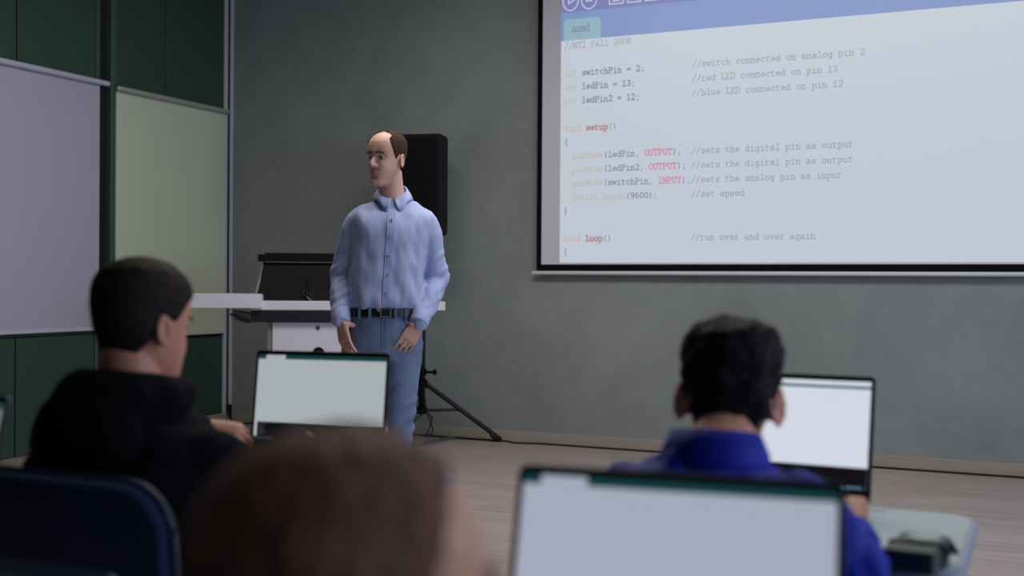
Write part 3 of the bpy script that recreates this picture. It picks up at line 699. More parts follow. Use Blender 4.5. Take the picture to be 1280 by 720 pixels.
# ------------------------------------------------------------------ people
HS = [(0.000, .074, .030, .018), (0.006, .084, .012, .030), (0.020, .089, -.015, .037), (0.040, .088, -.040, .048), (0.060, .087, -.058, .057), (0.080, .086, -.072, .062), (0.105, .085, -.088, .067),
      (0.130, .087, -.098, .0715), (0.150, .090, -.102, .075), (0.170, .087, -.102, .0765), (0.190, .078, -.097, .074), (0.208, .061, -.083, .065), (0.222, .040, -.062, .049), (0.231, .018, -.040, .029), (0.235, -.008, -.012, .004)]
def hs(z):
    if z <= 0: return HS[0][1:]
    for a, b in zip(HS[:-1], HS[1:]):
        if z <= b[0]:
            t = (z - a[0]) / (b[0] - a[0]); return tuple(a[i] * (1 - t) + b[i] * t for i in (1, 2, 3))
    return HS[-1][1:]
def gs(d, s): return math.exp(-(d / s) ** 2)
def head_pt(z, th, off=0):                 # th: 0 = front, + = his left? (x = sin)
    yf, yb, hw = hs(z); m = (yf + yb) / 2; a = (yf - yb) / 2
    c, s = math.cos(th), math.sin(th); p = .88
    x = (hw + off) * math.copysign(abs(s) ** p, s); y = m + (a + off) * math.copysign(abs(c) ** p, c)
    if off == 0 and c > 0:
        for sx in (-1, 1):
            y -= .011 * gs(math.hypot(x - sx * .032, (z - .120) * 1.2), .017)
            y += .005 * gs(math.hypot(x - sx * .042, z - .088), .02)
        y += .005 * gs(math.hypot(x * .5, (z - .142)), .012)
        y -= .004 * gs(math.hypot(x * .7, z - .030), .012)
    return Vector((x, y, z))
def head_rings(off_fn=None, seg=56, n=44):
    rings = []
    for k in range(n + 1):
        t = k / n; z = .235 * (1 - math.cos(math.pi * t)) / 2
        rings.append([head_pt(z, 2 * math.pi * i / seg) for i in range(seg)])
    return rings
HC = Vector((0, -.006, .125))
def hair_mesh(mask, thick, noise_a=.003, ns=40, voxel=None, sc=1, top_extra=0):
    mb = MB(); seg, n = 88, 64; rings = []
    for k in range(1, n):
        ph = math.pi * k / n; ring = []
        zz = .235 * (1 - math.cos(ph)) / 2
        for i in range(seg):
            th = 2 * math.pi * i / seg; p = head_pt(zz, th); d = (p - HC).normalized()
            ang = abs(math.degrees(math.atan2(p.x, p.y + .006)))
            mk = mask(p, ang)
            nv = noise.noise(p * ns) * noise_a + noise.noise(p * ns * 3 + Vector((5, 2, 1))) * noise_a * .5
            o = -.008 * (1 - mk) + mk * (thick(p) + nv)
            ring.append(p + d * o)
        rings.append(ring)
    mb.loft(rings); return mb
def sstep(a, b, x):
    t = max(0, min(1, (x - a) / (b - a))); return t * t * (3 - 2 * t)
def hairline_kid(p, ang):
    pts = [(0, .180), (35, .178), (60, .160), (75, .128), (92, .132), (100, .118), (112, .095), (135, .068), (180, .058)]
    for (a, za), (b, zb2) in zip(pts[:-1], pts[1:]):
        if ang <= b: zl = za + (zb2 - za) * (ang - a) / (b - a); break
    return sstep(zl - .005, zl + .005, p.z)
def hairline_bald(p, ang):
    pts = [(0, .229), (28, .231), (42, .215), (52, .172), (62, .140), (74, .112), (90, .135), (100, .112), (115, .085), (140, .060), (180, .052)]
    for (a, za), (b, zb2) in zip(pts[:-1], pts[1:]):
        if ang <= b: zl = za + (zb2 - za) * (ang - a) / (b - a); break
    m = sstep(zl - .006, zl + .006, p.z)
    bald = sstep(.018, .030, p.y) * sstep(.056, .050, abs(p.x)) * sstep(.17, .18, p.z)
    m *= (1 - bald)
    return m

def frame_from(d, nrm):
    d = Vector(d).normalized(); nrm = Vector(nrm); nrm = (nrm - d * nrm.dot(d)).normalized(); s = d.cross(nrm)
    return d, nrm, s
def hand(mb, w, d, back, side, sc=1, curl=(30, 35, 40, 45), thumb=(40, 20), spread=5):
    """w wrist, d direction to the fingers, back = back-of-hand normal, side=+1: thumb on the +(d x back) side"""
    d, nb, s = frame_from(d, back); s = s * side; w = Vector(w)
    L = .095 * sc; rings = []
    for t, hw_, th in ((-.02, .026, .020), (.0, .027, .019), (.25, .033, .0165), (.6, .039, .0145), (.9, .041, .013), (1.0, .039, .011)):
        c = w + d * L * t; rings.append([c + s * math.cos(a) * hw_ * sc + nb * math.sin(a) * th * sc for a in [2 * math.pi * i / 16 for i in range(16)]])
    mb.loft(rings)
    for k in range(4):
        off = (.030, .010, -.010, -.0285)[k]; ln = (.072, .080, .075, .060)[k] * sc; r = (.0088, .0090, .0086, .0078)[k] * sc
        p = w + d * L * (.93, .97, .95, .88)[k] + s * off * sc
        a = R(spread) * (1.4 - k); fd = (d * math.cos(a) + s * math.sin(a)).normalized()
        pts = [p - fd * .015 * sc, p]; rr = [r, r]; ang = 0
        for seg_, c in ((.45, .8), (.30, 1.1), (.25, .7)):
            ang += R(curl[k]) * c
            q = pts[-1] + (fd * math.cos(ang) - nb * math.sin(ang)) * ln * seg_
            pts.append(q); rr.append(rr[-1] * .93)
        mb.tube(pts, rr, seg=10)
    p = w + d * .025 * sc + s * .026 * sc - nb * .004 * sc; a, b = R(thumb[0]), R(thumb[1])
    td = (d * math.cos(a) + s * math.sin(a)).normalized(); td = (td * math.cos(b) - nb * math.sin(b)).normalized()
    pts = [p - td * .01 * sc, p + td * .03 * sc, p + td * .056 * sc + d * .004 * sc, p + td * .078 * sc + d * .012 * sc]
    mb.tube(pts, [.014 * sc, .0125 * sc, .0105 * sc, .0085 * sc], seg=10)

def torso(mb, rings, grow=0.0):
    rr = []
    if len(rings) > 3:                       # smooth the profile between the given rings
        K = [(Vector(c), a, b, y) for c, a, b, y in rings]; K = [K[0]] + K + [K[-1]]; out = []
        cr = lambda a, b, c, d, t: (b * 2 + (c - a) * t + (a * 2 - b * 5 + c * 4 - d) * t * t + (b * 3 - a - c * 3 + d) * t ** 3) * .5
        for i in range(1, len(K) - 2):
            for k in range(4):
                t = k / 4; out.append(tuple(cr(K[i - 1][j], K[i][j], K[i + 1][j], K[i + 2][j], t) for j in range(4)))
        rings = out + [K[-1]]
    for (c, hw_, hd, yaw) in rings:
        m = Matrix.Rotation(yaw, 3, 'Z'); c = Vector(c)
        rr.append([c + m @ Vector(((hw_ + grow) * math.copysign(abs(math.cos(a)) ** .85, math.cos(a)), (hd + grow) * math.copysign(abs(math.sin(a)) ** .85, math.sin(a)), 0)) for a in [2 * math.pi * i / 28 for i in range(28)]])
    mb.loft(rr)

def person(P):
    root = thing('person', P['label'], 'person', P['mw'])
    sc = P.get('sc', 1.0)
    H = P['head']; hm = Matrix.Translation(H['pos']) @ Matrix.Rotation(R(H['yaw']), 4, 'Z') @ Matrix.Rotation(R(H.get('pitch', 0)), 4, 'X') @ Matrix.Rotation(R(H.get('roll', 0)), 4, 'Y') @ Matrix.Diagonal((H.get('wide', 1) * H['s'], H.get('deep', 1) * H['s'], H['s'], 1))
    mb = MB()
    rings = [[hm @ p for p in r] for r in head_rings()]; mb.loft(rings)
    def hx(pts): return [hm @ Vector(p) for p in pts]
    hsc = H['s']
    mb.tube(hx([(0, .080, .128), (0, .092, .112), (0, .104, .094), (0, .106, .087)]), [.006 * hsc, .0075 * hsc, .009 * hsc, .0085 * hsc], seg=12)
    mb.tube(hx([(-.013, .092, .085), (0, .098, .083), (.013, .092, .085)]), [.007 * hsc, .008 * hsc, .007 * hsc], seg=10)
    mb.tube(hx([(-.020, .083, .0545), (-.008, .0905, .057), (0, .091, .0565), (.008, .0905, .057), (.020, .083, .0545)]), .0034 * hsc, seg=8)
    mb.tube(hx([(-.018, .083, .052), (0, .0905, .0495), (.018, .083, .052)]), .0036 * hsc, seg=8)
    mb.ell(hm @ Vector((0, .076, .016)), (.018 * hsc, .016 * hsc, .014 * hsc))
    for sx in (-1, 1):                       # ears
        e = Matrix.Rotation(R(H.get('ear_out', -18)) * sx, 3, 'Z') @ Matrix.Rotation(R(8), 3, 'X') @ Matrix.Scale(H.get('ear', 1), 3)
        base = Vector((sx * (.0745 + H.get('ear_x', 0)), -.010, .112))
        ringp = [base + e @ Vector((sx * (.003 + .007 * (1 if -.2 < math.cos(a) else .4)), -.010 + .013 * math.cos(a) * -1, .025 * math.sin(a))) for a in [2 * math.pi * i / 14 for i in range(15)]]
        mb.tube(hx(ringp), .0045 * hsc, seg=8)
        mb.loft([[hm @ (base + e @ Vector((sx * o, -.010 - .011 * math.cos(a) * q, .023 * math.sin(a) * q))) for a in [2 * math.pi * i / 14 for i in range(14)]] for o, q in ((-.008, .8), (.002, 1), (.006, .9))])
    # neck
    nb_, nt = Vector(P['neck']), hm @ Vector((0, -.028, .06))
    mb.tube([nb_ - (nt - nb_) * .25, nb_, nb_ * .4 + nt * .6, nt], [P['neck_r'] * 1.15, P['neck_r'] * 1.08, P['neck_r'], P['neck_r']], seg=18)
    torso(mb, P['torso'], -.012)
    for arm in P['arms']:
        a, b, c = [Vector(q) for q in (arm['sh'], arm['el'], arm['wr'])]; r = arm['r']
        mb.tube([a, a * .5 + b * .5, b, b * .6 + c * .4, c], [r * .8, r * .8, r * .66, r * .7, r * .52], seg=14)
        hand(mb, c, arm['hd'], arm['back'], arm['side'], sc=arm.get('hs', 1), curl=arm.get('curl', (30, 35, 40, 45)), thumb=arm.get('thumb', (40, 20)), spread=arm.get('spread', 5))
    for lg in P['legs']:
        h, k, a = [Vector(q) for q in lg['j']]; r = lg['r']
        mb.tube([h, h * .5 + k * .5, k, k * .7 + a * .3, a], [r, r * .85, r * .66, r * .66, r * .42], seg=14)
        ft = a + Vector(lg['foot']); mb.tube([a - Vector((0, 0, a.z - .045)), (a * .4 + ft * .6) * 1, ft], [.032, .034, .024], seg=12)
    me = remesh(mb, P.get('voxel', .0045), 3, .45)
    skin = P['skin']
    inv = hm.inverted()
    body = link('body', me, [skin, M['lip'], P.get('stubble', skin)], root, smooth=True)
    for p in me.polygons:
        q = inv @ p.center
        if abs(q.x) < .021 and abs(q.z - .0538) < .0072 * (1 - (abs(q.x) / .024) ** 2) and q.y > .080: p.material_index = 1
        elif P.get('stubble') and -.01 < q.z < .085 and q.y > -.0 and abs(q.x) < .07 and not (q.z > .075 and abs(q.x) < .012) and random.random() < .75 * sstep(.082, .055, q.z): p.material_index = 2
    # face parts
    for sx in (-1, 1):
        mb = MB(); mb.ell(hm @ Vector((sx * .031, .0672, .119)), (.0108 * hsc,) * 3); ey = mb.build('eye', M['eye'], root, smooth=True)
        mb = MB(); mb.ell(hm @ Vector((sx * .031 + P.get('gaze', 0), .0742, .119)), (.0058 * hsc, .0058 * hsc, .0058 * hsc)); mb.build('iris', M['iris'], ey, smooth=True)
        mb = MB(); mb.tube(hx([(sx * .014, .0885, .1385), (sx * .030, .0885, .143), (sx * .048, .076, .137)]), [.0028, .0036, .002], seg=8); mb.build('eyebrow', P['hair_m'], root, smooth=True)
        mb = MB(); mb.tube(hx([(sx * .018, .0775, .1235), (sx * .031, .0818, .1275), (sx * .045, .0735, .1225)]), [.0026, .0032, .0024], seg=8); mb.build('eyelid', skin, root, smooth=True)
    # hair
    hb = hair_mesh(P['mask'], P['thick'], *P.get('hnoise', (.002, 45)))
    hb.v = [hm @ v for v in hb.v]; hb.build('hair', P['hair_m'], root, smooth=True)
    # upper garment
    g = MB(); gr = P['grow']
    torso(g, P['garment'])
    for arm in P['arms']:
        a, b, c = [Vector(q) for q in (arm['sh'], arm['el'], arm['wr'])]; r = arm['r']; s = arm['slv']
        e = c + (c - b).normalized() * arm.get('cuffx', -.005)
        inn = Vector((-math.copysign(.055, arm['out']), 0, .004))
        g.tube([a + inn, a + inn * .15, a * .8 + b * .2, a * .5 + b * .5, b * .85 + a * .15, b, b * .8 + c * .2, b * .5 + c * .5, e], [s[0] * .72, s[0] * .9, s[0], s[1], s[2], s[2] * .98, (s[2] + s[3]) / 2, s[3], s[4]], seg=20)
    gm = remesh(g, P.get('gvox', .006), 4, .5)
    displace(gm, P['folds'])
    top = link(P['garment_name'], gm, P['garment_m'], root, smooth=True)
    if P.get('garment_label'): top['label'] = P['garment_label']
    # trousers
    g = MB(); torso(g, P['hips'])
    for lg in P['legs']:
        h, k, a = [Vector(q) for q in lg['j']]; r = lg['tr']
        g.tube([h, h * .5 + k * .5, k, k * .6 + a * .4, a * .9 + k * .1, a - Vector((0, 0, .02))], [r[0], r[1], r[2], r[3], r[4], r[5]], seg=20, round_ends=False)
    tm_ = remesh(g, .007, 4, .5)
    displace(tm_, P.get('tfolds', lambda c, n: noise.noise(c * 9) * .006))
    link(P.get('trouser_name', 'trousers'), tm_, P['trouser_m'], root, smooth=True)
    for lg in P['legs']:
        a = Vector(lg['j'][2]); f = Vector(lg['foot']); fd = Vector((f.x, f.y, 0)).normalized()
        mb = MB(); s_ = Vector((fd.y, -fd.x, 0)); rings = []
        L = f.length * 1.0
        for t, w_, h_ in ((-.07, .030, .07), (-.05, .036, .085), (.0, .038, .095), (.08, .040, .075), (.15, .043, .055), (.20, .036, .045), (.225, .018, .032)):
            c = Vector((a.x, a.y, 0)) + fd * t * P.get('shoe', 1)
            rings.append([c + s_ * w_ * x_ + Vector((0, 0, .004 + h_ * z_)) for x_, z_ in ((-1, 0), (1, 0), (1.02, .35), (.8, .8), (.3, 1), (-.3, 1), (-.8, .8), (-1.02, .35))])
        mb.loft(rings); mb.build('shoe', M['shoe'], root, smooth=False, bevel=.006)
    return root, top, hm

# ---- the standing man
TD = 5.09
tp = onz(478, 676, 0)
TM = T(tp.x, tp.y, 0, toward_cam(tp) + math.pi)        # local +Y points to the camera, +X = viewer's left
def tfold(c, n):
    v = noise.noise(Vector((c.x * 26, c.y * 26, c.z * 5 + c.x * 6))) * .0055 + noise.noise(Vector((c.x * 9, c.y * 9, c.z * 16))) * .004
    v += sstep(1.16, 1.05, c.z) * noise.noise(Vector((c.x * 34, c.y * 34, c.z * 5))) * .005
    arm = sstep(.15, .18, abs(c.x + .02))
    v += arm * sstep(1.34, 1.24, c.z) * noise.noise(Vector((c.x * 11, c.y * 11, c.z * 34 + c.x * 22))) * .009
    v += (1 - arm) * noise.noise(Vector((c.x * 22 + abs(c.z - 1.45) * 9, c.y * 10, c.z * 4))) * .007
    return v
P = dict(label='standing man in light blue striped shirt and blue jeans, thumbs in pockets', mw=TM,
    head=dict(pos=(-.003, .03, 1.556), yaw=-38, pitch=-2, roll=-2, s=1.03, wide=.93, deep=.90),
    neck=(-.035, -.01, 1.48), neck_r=.056,
    torso=[((0, 0, .88), .15, .10, 0), ((0, 0, 1.0), .145, .10, 0), ((-.01, 0, 1.15), .145, .10, 0), ((-.02, .0, 1.30), .165, .115, 0), ((-.03, -.005, 1.40), .175, .105, 0), ((-.035, -.01, 1.45), .13, .08, 0), ((-.035, -.01, 1.50), .055, .055, 0)],
    arms=[dict(out=1, sh=(.112, -.01, 1.41), el=(.182, -.05, 1.17), wr=(.184, .070, .972), r=.045, hd=(-.20, .30, -1), back=(.75, .6, .1), side=-1, slv=(.064, .062, .057, .052, .040), curl=(12, 14, 16, 22), thumb=(42, 74), spread=3, hs=.98),
          dict(out=-1, sh=(-.180, -.01, 1.405), el=(-.230, -.07, 1.15), wr=(-.150, .10, .965), r=.045, hd=(.55, .12, -.95), back=(-.35, 1, .1), side=1, slv=(.066, .063, .060, .055, .041), curl=(10, 12, 14, 20), thumb=(42, 74), spread=4, hs=.98)],
    legs=[dict(j=((.085, 0, .88), (.095, .02, .48), (.10, -.01, .09)), r=.058, foot=(.05, .18, -.05), tr=(.100, .084, .062, .058, .060, .062)),
          dict(j=((-.075, 0, .88), (-.070, .035, .48), (-.068, -.02, .09)), r=.058, foot=(-.05, .18, -.05), tr=(.100, .080, .056, .054, .056, .060))],
    skin=M['skin_t'], stubble=M['stub'], hair_m=M['hair_t'], mask=hairline_bald, thick=lambda p: .005 + .004 * sstep(.0, -.06, p.y), hnoise=(.003, 50), gaze=-.001,
    grow=.01, garment_name='shirt', garment_m=M['shirt'], folds=tfold,
    garment=[((0, 0, 1.0), .150, .108, 0), ((.0, .0, 1.025), .160, .118, 0), ((-.004, .002, 1.06), .170, .128, 0), ((-.01, .002, 1.15), .166, .128, 0), ((-.02, .0, 1.28), .168, .128, 0), ((-.026, -.0, 1.37), .182, .122, 0), ((-.032, -.006, 1.425), .188, .105, 0), ((-.035, -.012, 1.458), .158, .086, 0), ((-.036, -.015, 1.487), .110, .072, 0), ((-.036, -.014, 1.512), .070, .062, 0), ((-.036, -.014, 1.535), .058, .056, 0)],
    hips=[((0, 0, .80), .150, .105, 0), ((0, 0, .86), .168, .118, 0), ((0, 0, .93), .168, .118, 0), ((0, 0, 1.02), .152, .108, 0), ((0, 0, 1.035), .15, .106, 0)],
    trouser_name='jeans', trouser_m=M['jeans'],
    tfolds=lambda c, n: noise.noise(c * 12) * .005 + (noise.noise(Vector((c.x * 10, c.y * 10, c.z * 30 + c.x * 20))) * .015 * sstep(.80, .5, c.z)) + .003 * sstep(.8, .6, c.z) + noise.noise(Vector((c.x * 20, c.y * 20, c.z * 26))) * .004 * sstep(.75, .85, c.z),
    voxel=.0042, gvox=.0055)
root, shirt, hm = person(P)
bvh = BVHTree.FromPolygons([v.co for v in shirt.data.vertices], [p.vertices for p in shirt.data.polygons])
def fr(x, z, off=.001, b=None):
    h = (b or bvh).ray_cast(Vector((x, 1, z)), Vector((0, -1, 0))); 
    return (h[0] if h[0] else Vector((x, .12, z))) + Vector((0, off, 0))
def strip(x0f, z0, z1, w, off, n=40):
    mb = MB(); rings = []
    for i in range(n + 1):
        z = z0 + (z1 - z0) * i / n; x = x0f(z)
        a, b = fr(x - w, z, off), fr(x + w, z, off)
        rings.append([a, b, b - Vector((0, .006, 0)), a - Vector((0, .006, 0))])
    mb.loft(rings); return mb
plx = lambda z: -.006 - (z - 1.03) * .062
strip(plx, 1.035, 1.482, .016, .003).build('placket', M['shirt'], root, smooth=False)
for z in (1.09, 1.17, 1.25, 1.33, 1.405):
    p = fr(plx(z), z, .005); mb = MB(); mb.cyl(p, p + Vector((0, .003, 0)), .0065, seg=12); mb.build('button', M['button'], root)
# collar
def collar_pt(ph, lev):
    """ph degrees from the front (0) round; lev 0 top edge, 1 fold-out bottom edge"""
    a = R(ph); f = (1 + math.cos(a)) / 2; cx, cy = -.036, -.008
    if lev == 0: r, z = .060, 1.572 - .066 * f ** 1.6
    else: r, z = .083 + .012 * f ** 6, 1.518 - .030 * f - .046 * gs(min(ph, 360 - ph) - 19, 15)
    return Vector((cx + r * math.sin(a) * 1.05, cy + r * math.cos(a) * (1.0 if lev == 0 else 1.02), z))
mb = MB(); N_ = 48; rings = []
for i in range(N_ + 1):
    ph = 7 + (346) * i / N_
    a, b = collar_pt(ph, 0), collar_pt(ph, 1)
    if i in (0, N_): b = b * .55 + a * .45
    o = Vector((math.sin(R(ph)), math.cos(R(ph)), .3)).normalized() * .004
    rings.append([a, (a + b) / 2 + o * 1.2, b + o, b - o, (a + b) / 2 - o, a - o * 1.5])
mb.loft(rings); mb.build('collar', M['shirt'], root, smooth=True)
# belt
def belt_ring(z, g): return [Vector(((.152 + g) * math.copysign(abs(math.cos(a)) ** .85, math.cos(a)), (.108 + g) * math.copysign(abs(math.sin(a)) ** .85, math.sin(a)), z)) for a in [2 * math.pi * i / 64 for i in range(64)]]
mb = MB(); mb.loft([belt_ring(.990, .006), belt_ring(.990, .0125), belt_ring(1.026, .0125), belt_ring(1.026, .006)], cap=False); mb.build('belt', M['belt'], root, smooth=False)
mb = MB(); G['\x01'] = [[(-.024, -.02), (.024, -.02), (.024, .02), (-.024, .02), (-.024, -.02)]]
for a, b in (((-.026, -.021), (.02, -.015)), ((-.026, .015), (.02, .021)), ((-.026, -.021), (-.02, .021)), ((.016, -.021), (.022, .021))):
    mb.box(a[0] - .005, .119, 1.008 + a[1], b[0] - .005, .126, 1.008 + b[1])
mb.build('buckle', M['steel'], root, bevel=.002)
jm = [o for o in root.children if o.name.startswith('jeans')][0]
jb = BVHTree.FromPolygons([v.co for v in jm.data.vertices], [p.vertices for p in jm.data.polygons])
for x in (-.095, -.05, .06, .105):
    mb = MB(); p = fr(x, .985, 0, jb); y = .1235 * (max(0, 1 - (abs(x) / .166) ** 2.35)) ** .425
    mb.box(x - .006, y - .006, .984, x + .006, y + .004, 1.030); mb.build('belt_loop', M['stitch'], root, bevel=.001)
mb = MB(); rings = []
for i in range(16):
    z = .985 - .13 * i / 15; a, b = fr(-.012, z, .002, jb), fr(.012, z, .002, jb); rings.append([a, b, b - Vector((0, .005, 0)), a - Vector((0, .005, 0))])
mb.loft(rings); mb.build('fly_placket', M['stitch'], root)
for sx in (-1, 1):
    pts = [fr(sx * (.085 + .055 * t), .982 - .06 * t ** .6, .001, jb) for t in [i / 8 for i in range(9)]]
    mb = MB(); mb.tube(pts, .0028, seg=6); mb.build('pocket_seam', M['stitch'], root, smooth=True)

for arm in P['arms']:
    b, c = Vector(arm['el']), Vector(arm['wr']); d = (c - b).normalized(); mb = MB()
    mb.tube([c - d * .055, c - d * .045, c + d * .008, c + d * .012], [.0405, .044, .0425, .039], seg=24, smooth=False, round_ends=False); mb.build('cuff', M['shirt'], root, smooth=True)

# ---- boy in black hoodie
def lfold(c, n): return noise.noise(c * 11) * .010 + noise.noise(c * 27) * .004
bx, by = -1.405, 1.50
BM = T(bx, by, 0, 0)
def L_(v): return tuple(BM.inverted() @ Vector(v))
hr = atd(369, 534, 2.52); hlft = atd(279, 541, 2.46)
P = dict(label='boy in black hoodie with short dark hair, seen from behind at left', mw=BM,
    head=dict(pos=L_(tuple(atd(172, 489, 2.0))), yaw=24.7 - 30, pitch=-6, roll=0, s=.955, wide=.98, deep=.93),
    neck=(.0, .02, .90), neck_r=.048,
    torso=[((0, -.05, .46), .14, .10, 0), ((0, -.05, .60), .13, .09, 0), ((0, -.01, .75), .14, .095, 0), ((0, .01, .85), .135, .085, 0), ((0, .02, .90), .07, .06, 0)],
    arms=[dict(out=1, sh=(.15, .01, .845), el=(.215, .24, .71), wr=L_(tuple(hr + Vector((.05, -.085, -.012)))), r=.036, hd=(-.35, 1, .02), back=(.1, .1, 1), side=-1, slv=(.062, .056, .052, .045, .036), curl=(28, 30, 32, 36), thumb=(35, 25), hs=.86),
          dict(out=-1, sh=(-.165, .01, .85), el=(-.20, .25, .74), wr=L_(tuple(hlft + Vector((-.03, -.04, .012)))), r=.036, hd=(.92, .36, -.18), back=(-.25, -.65, .72), side=1, slv=(.062, .056, .052, .045, .036), curl=(34, 44, 52, 62), thumb=(40, 50), spread=11, hs=.9)],
    legs=[dict(j=((.08, -.02, .50), (.10, .38, .50), (.10, .40, .09)), r=.06, foot=(.0, .16, -.05), tr=(.088, .08, .068, .06, .055, .055)),
          dict(j=((-.08, -.02, .50), (-.10, .38, .50), (-.10, .40, .09)), r=.06, foot=(.0, .16, -.05), tr=(.088, .08, .068, .06, .055, .055))],
    skin=M['skin_l'], hair_m=M['hair_l'], mask=hairline_kid, thick=lambda p: .007 + .004 * sstep(.15, .22, p.z), hnoise=(.0015, 60),
    grow=.01, garment_name='hoodie', garment_m=M['hoodie'], folds=lfold,
    garment=[((0, -.06, .45), .185, .15, 0), ((0, -.06, .52), .19, .15, 0), ((0, -.05, .62), .175, .14, 0), ((0, -.02, .74), .185, .14, 0), ((-.005, .0, .83), .185, .125, 0), ((-.005, .01, .885), .165, .105, 0), ((0, .02, .915), .11, .085, 0), ((.0, .03, .94), .07, .07, 0)],
    hips=[((0, -.04, .46), .15, .12, 0), ((0, -.04, .56), .15, .12, 0), ((0, -.04, .60), .14, .11, 0)],
    trouser_m=M['trouser'], voxel=.004)
root, top, hm = person(P)
# hood lying round the neck
mb = MB(); nc = Vector((-.006, .02, .932))
pts = []; rad = []
for i in range(25):
    a = R(-122 + 244 * i / 24 - 90)   # open at the front (+Y)
    pts.append(nc + Vector((.088 * math.cos(a), .078 * math.sin(a) - .0, .012 - .028 * math.sin(a) * -1 * .3))); rad.append(.020 + .038 * max(0, (.53 - math.sin(a)) / 1.53) ** .8)
mb.tube(pts, rad, seg=16)
mb.ell(nc + Vector((0, -.105, -.05)), (.115, .055, .085))
hd_ = remesh(mb, .006, 5); displace(hd_, lambda c, n: noise.noise(c * 22) * .006); link('hood', hd_, M['hoodie'], root, smooth=True)

# ---- boy in blue jacket
bx, by = -.438, 1.60
BM = T(bx, by, 0, R(4))
hr = atd(1066, 664, 1.79)
def jfold(c, n):
    return noise.noise(Vector((c.x * 14, c.y * 14, c.z * 20))) * .012 + noise.noise(c * 34) * .005
P = dict(label='boy in bright blue jacket with black hair, seen from behind at right', mw=BM,
    head=dict(pos=L_(tuple(atd(907, 583, 1.80))), yaw=24.7 - 8 - 4, pitch=-8, roll=3, s=.90, wide=1.02, ear=1.35, ear_out=-48, ear_x=.008),
    neck=(.0, .05, .885), neck_r=.046,
    torso=[((0, -.04, .46), .13, .10, 0), ((0, -.04, .58), .125, .09, 0), ((0, .0, .74), .135, .09, 0), ((0, .02, .83), .125, .08, 0), ((0, .04, .88), .07, .06, 0)],
    arms=[dict(out=1, sh=(.135, .03, .828), el=L_(tuple(atd(1062, 706, 1.56) + Vector((0, 0, -.035)))), wr=L_(tuple(hr)), r=.034, hd=(-.2, .9, .42), back=(-.1, -.5, .9), side=-1, slv=(.060, .056, .054, .046, .033), curl=(30, 34, 36, 40), thumb=(40, 10), hs=.84, spread=8),
          dict(out=-1, sh=(-.12, .03, .822), el=(-.20, .22, .74), wr=(-.09, .40, .765), r=.034, hd=(.3, 1, 0), back=(0, 0, 1), side=1, slv=(.060, .056, .052, .046, .037), curl=(30, 34, 36, 40), hs=.84)],
    legs=[dict(j=((.075, -.02, .50), (.09, .34, .50), (.09, .36, .09)), r=.055, foot=(.0, .15, -.05), tr=(.082, .074, .062, .056, .052, .052)),
          dict(j=((-.075, -.02, .50), (-.09, .34, .50), (-.09, .36, .09)), r=.055, foot=(.0, .15, -.05), tr=(.082, .074, .062, .056, .052, .052))],
    skin=M['skin_l'], hair_m=M['hair_r'], mask=lambda p, ang: hairline_kid(p + Vector((0, 0, .040 * sstep(115, 150, ang))), ang), thick=lambda p: .007 + .019 * sstep(.155, .225, p.z), hnoise=(.009, 34),
    grow=.01, garment_name='jacket', garment_m=M['jacket'], folds=jfold,
    garment=[((0, -.05, .45), .17, .14, 0), ((0, -.05, .52), .172, .14, 0), ((0, -.03, .62), .165, .13, 0), ((0, .0, .74), .165, .12, 0), ((.012, .02, .812), .160, .105, 0), ((.008, .03, .852), .138, .09, 0), ((0, .04, .882), .085, .075, 0), ((.0, .045, .902), .065, .065, 0)],
    hips=[((0, -.04, .46), .14, .11, 0), ((0, -.04, .56), .14, .11, 0), ((0, -.04, .60), .13, .10, 0)],
    trouser_m=M['trouser'], voxel=.004)
root, top, hm = person(P)
mb = MB(); rings = []
for i in range(41):
    ph = R(25 + 310 * i / 40); x, y = math.sin(ph), math.cos(ph); back = (1 - y) / 2
    a = Vector((.012 + x * .062, .045 + y * .062, .912 + .025 * back)); b = Vector((.010 + x * .076, .042 + y * .078, .862 - .004 * back)); o = Vector((x, y, .2)) * .006
    rings.append([a + o * .5, (a + b) / 2 + o * 1.6, b + o, b - o, (a + b) / 2 - o * .6, a - o * .5])
mb.loft(rings); mb.build('collar', M['jacket'], root, smooth=True)

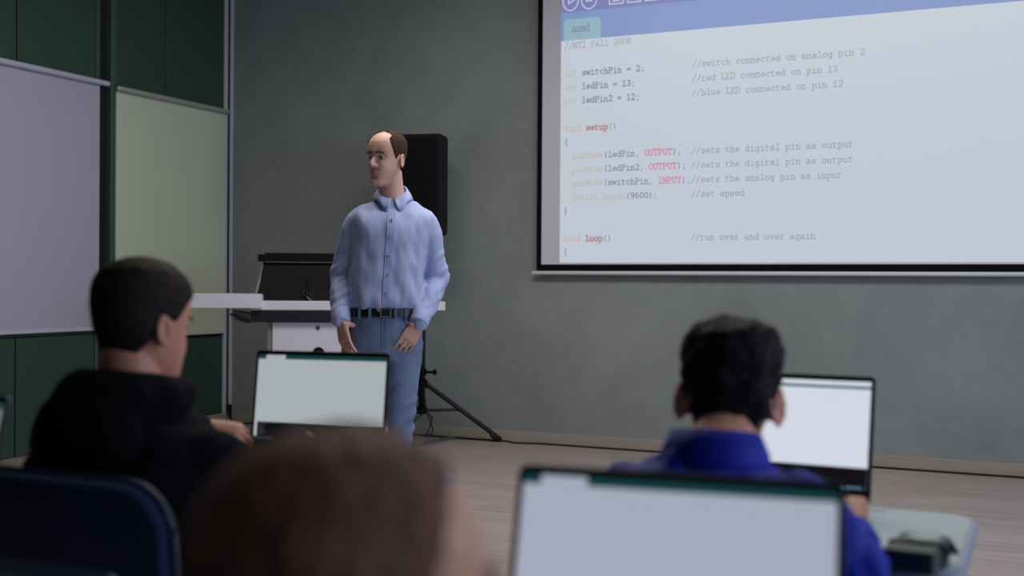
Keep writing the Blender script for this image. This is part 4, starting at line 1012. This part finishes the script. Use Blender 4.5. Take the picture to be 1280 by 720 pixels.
# ---- blurred child in the foreground
hd0 = atd(457, 850, .70)
bx, by = hd0.x - .02, hd0.y - .12
BM = T(bx, by, 0, 0)
hz = atd(430, 545, .70).z
P = dict(label='blurred brown-haired child in the foreground, head turned to the right', mw=BM,
    head=dict(pos=(hd0.x - bx, hd0.y - by, hz - .220), yaw=24.7 - 64, pitch=3, roll=0, s=.935, wide=1.0, deep=.96),
    neck=(.01, .05, .80), neck_r=.047,
    torso=[((0, -.05, .46), .13, .10, 0), ((0, -.05, .58), .125, .09, 0), ((0, .0, .70), .135, .09, 0), ((0, .02, .76), .13, .08, 0), ((0, .04, .80), .07, .06, 0)],
    arms=[dict(out=1, sh=(.135, .03, .755), el=(.20, .20, .66), wr=(.08, .40, .765), r=.034, hd=(-.1, 1, .0), back=(0, 0, 1), side=-1, slv=(.058, .052, .046, .042, .036), hs=.84),
          dict(out=-1, sh=(-.135, .03, .755), el=(-.20, .20, .66), wr=(-.06, .40, .765), r=.034, hd=(.1, 1, 0), back=(0, 0, 1), side=1, slv=(.058, .052, .046, .042, .036), hs=.84)],
    legs=[dict(j=((.075, -.02, .50), (.09, .36, .50), (.09, .38, .09)), r=.055, foot=(.0, .15, -.05), tr=(.082, .074, .062, .056, .052, .052)),
          dict(j=((-.075, -.02, .50), (-.09, .36, .50), (-.09, .38, .09)), r=.055, foot=(.0, .15, -.05), tr=(.082, .074, .062, .056, .052, .052))],
    skin=M['skin_f'], hair_m=M['hair_f'], mask=lambda p, ang: hairline_kid(p - Vector((0, 0, .027 * sstep(75, 50, ang))), ang), thick=lambda p: .010, hnoise=(.004, 30),
    grow=.01, garment_name='tee_shirt', garment_m=M['tee'], folds=lfold,
    garment=[((0, -.05, .45), .17, .14, 0), ((0, -.04, .62), .160, .13, 0), ((0, .0, .70), .16, .12, 0), ((0, .02, .75), .155, .10, 0), ((0, .03, .78), .13, .08, 0), ((0, .04, .81), .07, .065, 0)],
    hips=[((0, -.04, .46), .14, .11, 0), ((0, -.04, .56), .14, .11, 0), ((0, -.04, .60), .13, .10, 0)],
    trouser_m=M['trouser'], voxel=.0045)
person(P)

# ------------------------------------------------------------------ light
def area(name, loc, rot, sx, sy, e, col):
    l = bpy.data.lights.new(name, 'AREA'); l.shape = 'RECTANGLE'; l.size = sx; l.size_y = sy; l.energy = e; l.color = col
    o = bpy.data.objects.new(name, l); C.objects.link(o); o.location = loc; o.rotation_euler = rot; return o
area('window_daylight', (EX - .03, (W3 + W4) / 2, (WZ0 + WZ1) / 2), (0, R(90), 0), WZ1 - WZ0, W4 - W3, 70, (.66, .79, 1))
area('window_daylight', (EX - .03, (W1 + W2) / 2, (WZ0 + WZ1) / 2), (0, R(90), 0), WZ1 - WZ0, W2 - W1, 58, (.66, .79, 1))
area('added_ceiling_fill', (-1.8, 4.6, CEIL - .05), (0, 0, 0), 4.0, 1.2, 113, (1, .95, .88))  # unseen fill light, added overhead to brighten back wall and floor
w = bpy.data.worlds.new('world'); bpy.context.scene.world = w; w.use_nodes = True
w.node_tree.nodes['Background'].inputs[0].default_value = (.5, .6, .75, 1); w.node_tree.nodes['Background'].inputs[1].default_value = .3
vs = bpy.context.scene.view_settings
vs.view_transform = 'Standard'; vs.look = 'None'; vs.gamma = 1; vs.use_curve_mapping = False; vs.exposure = 0
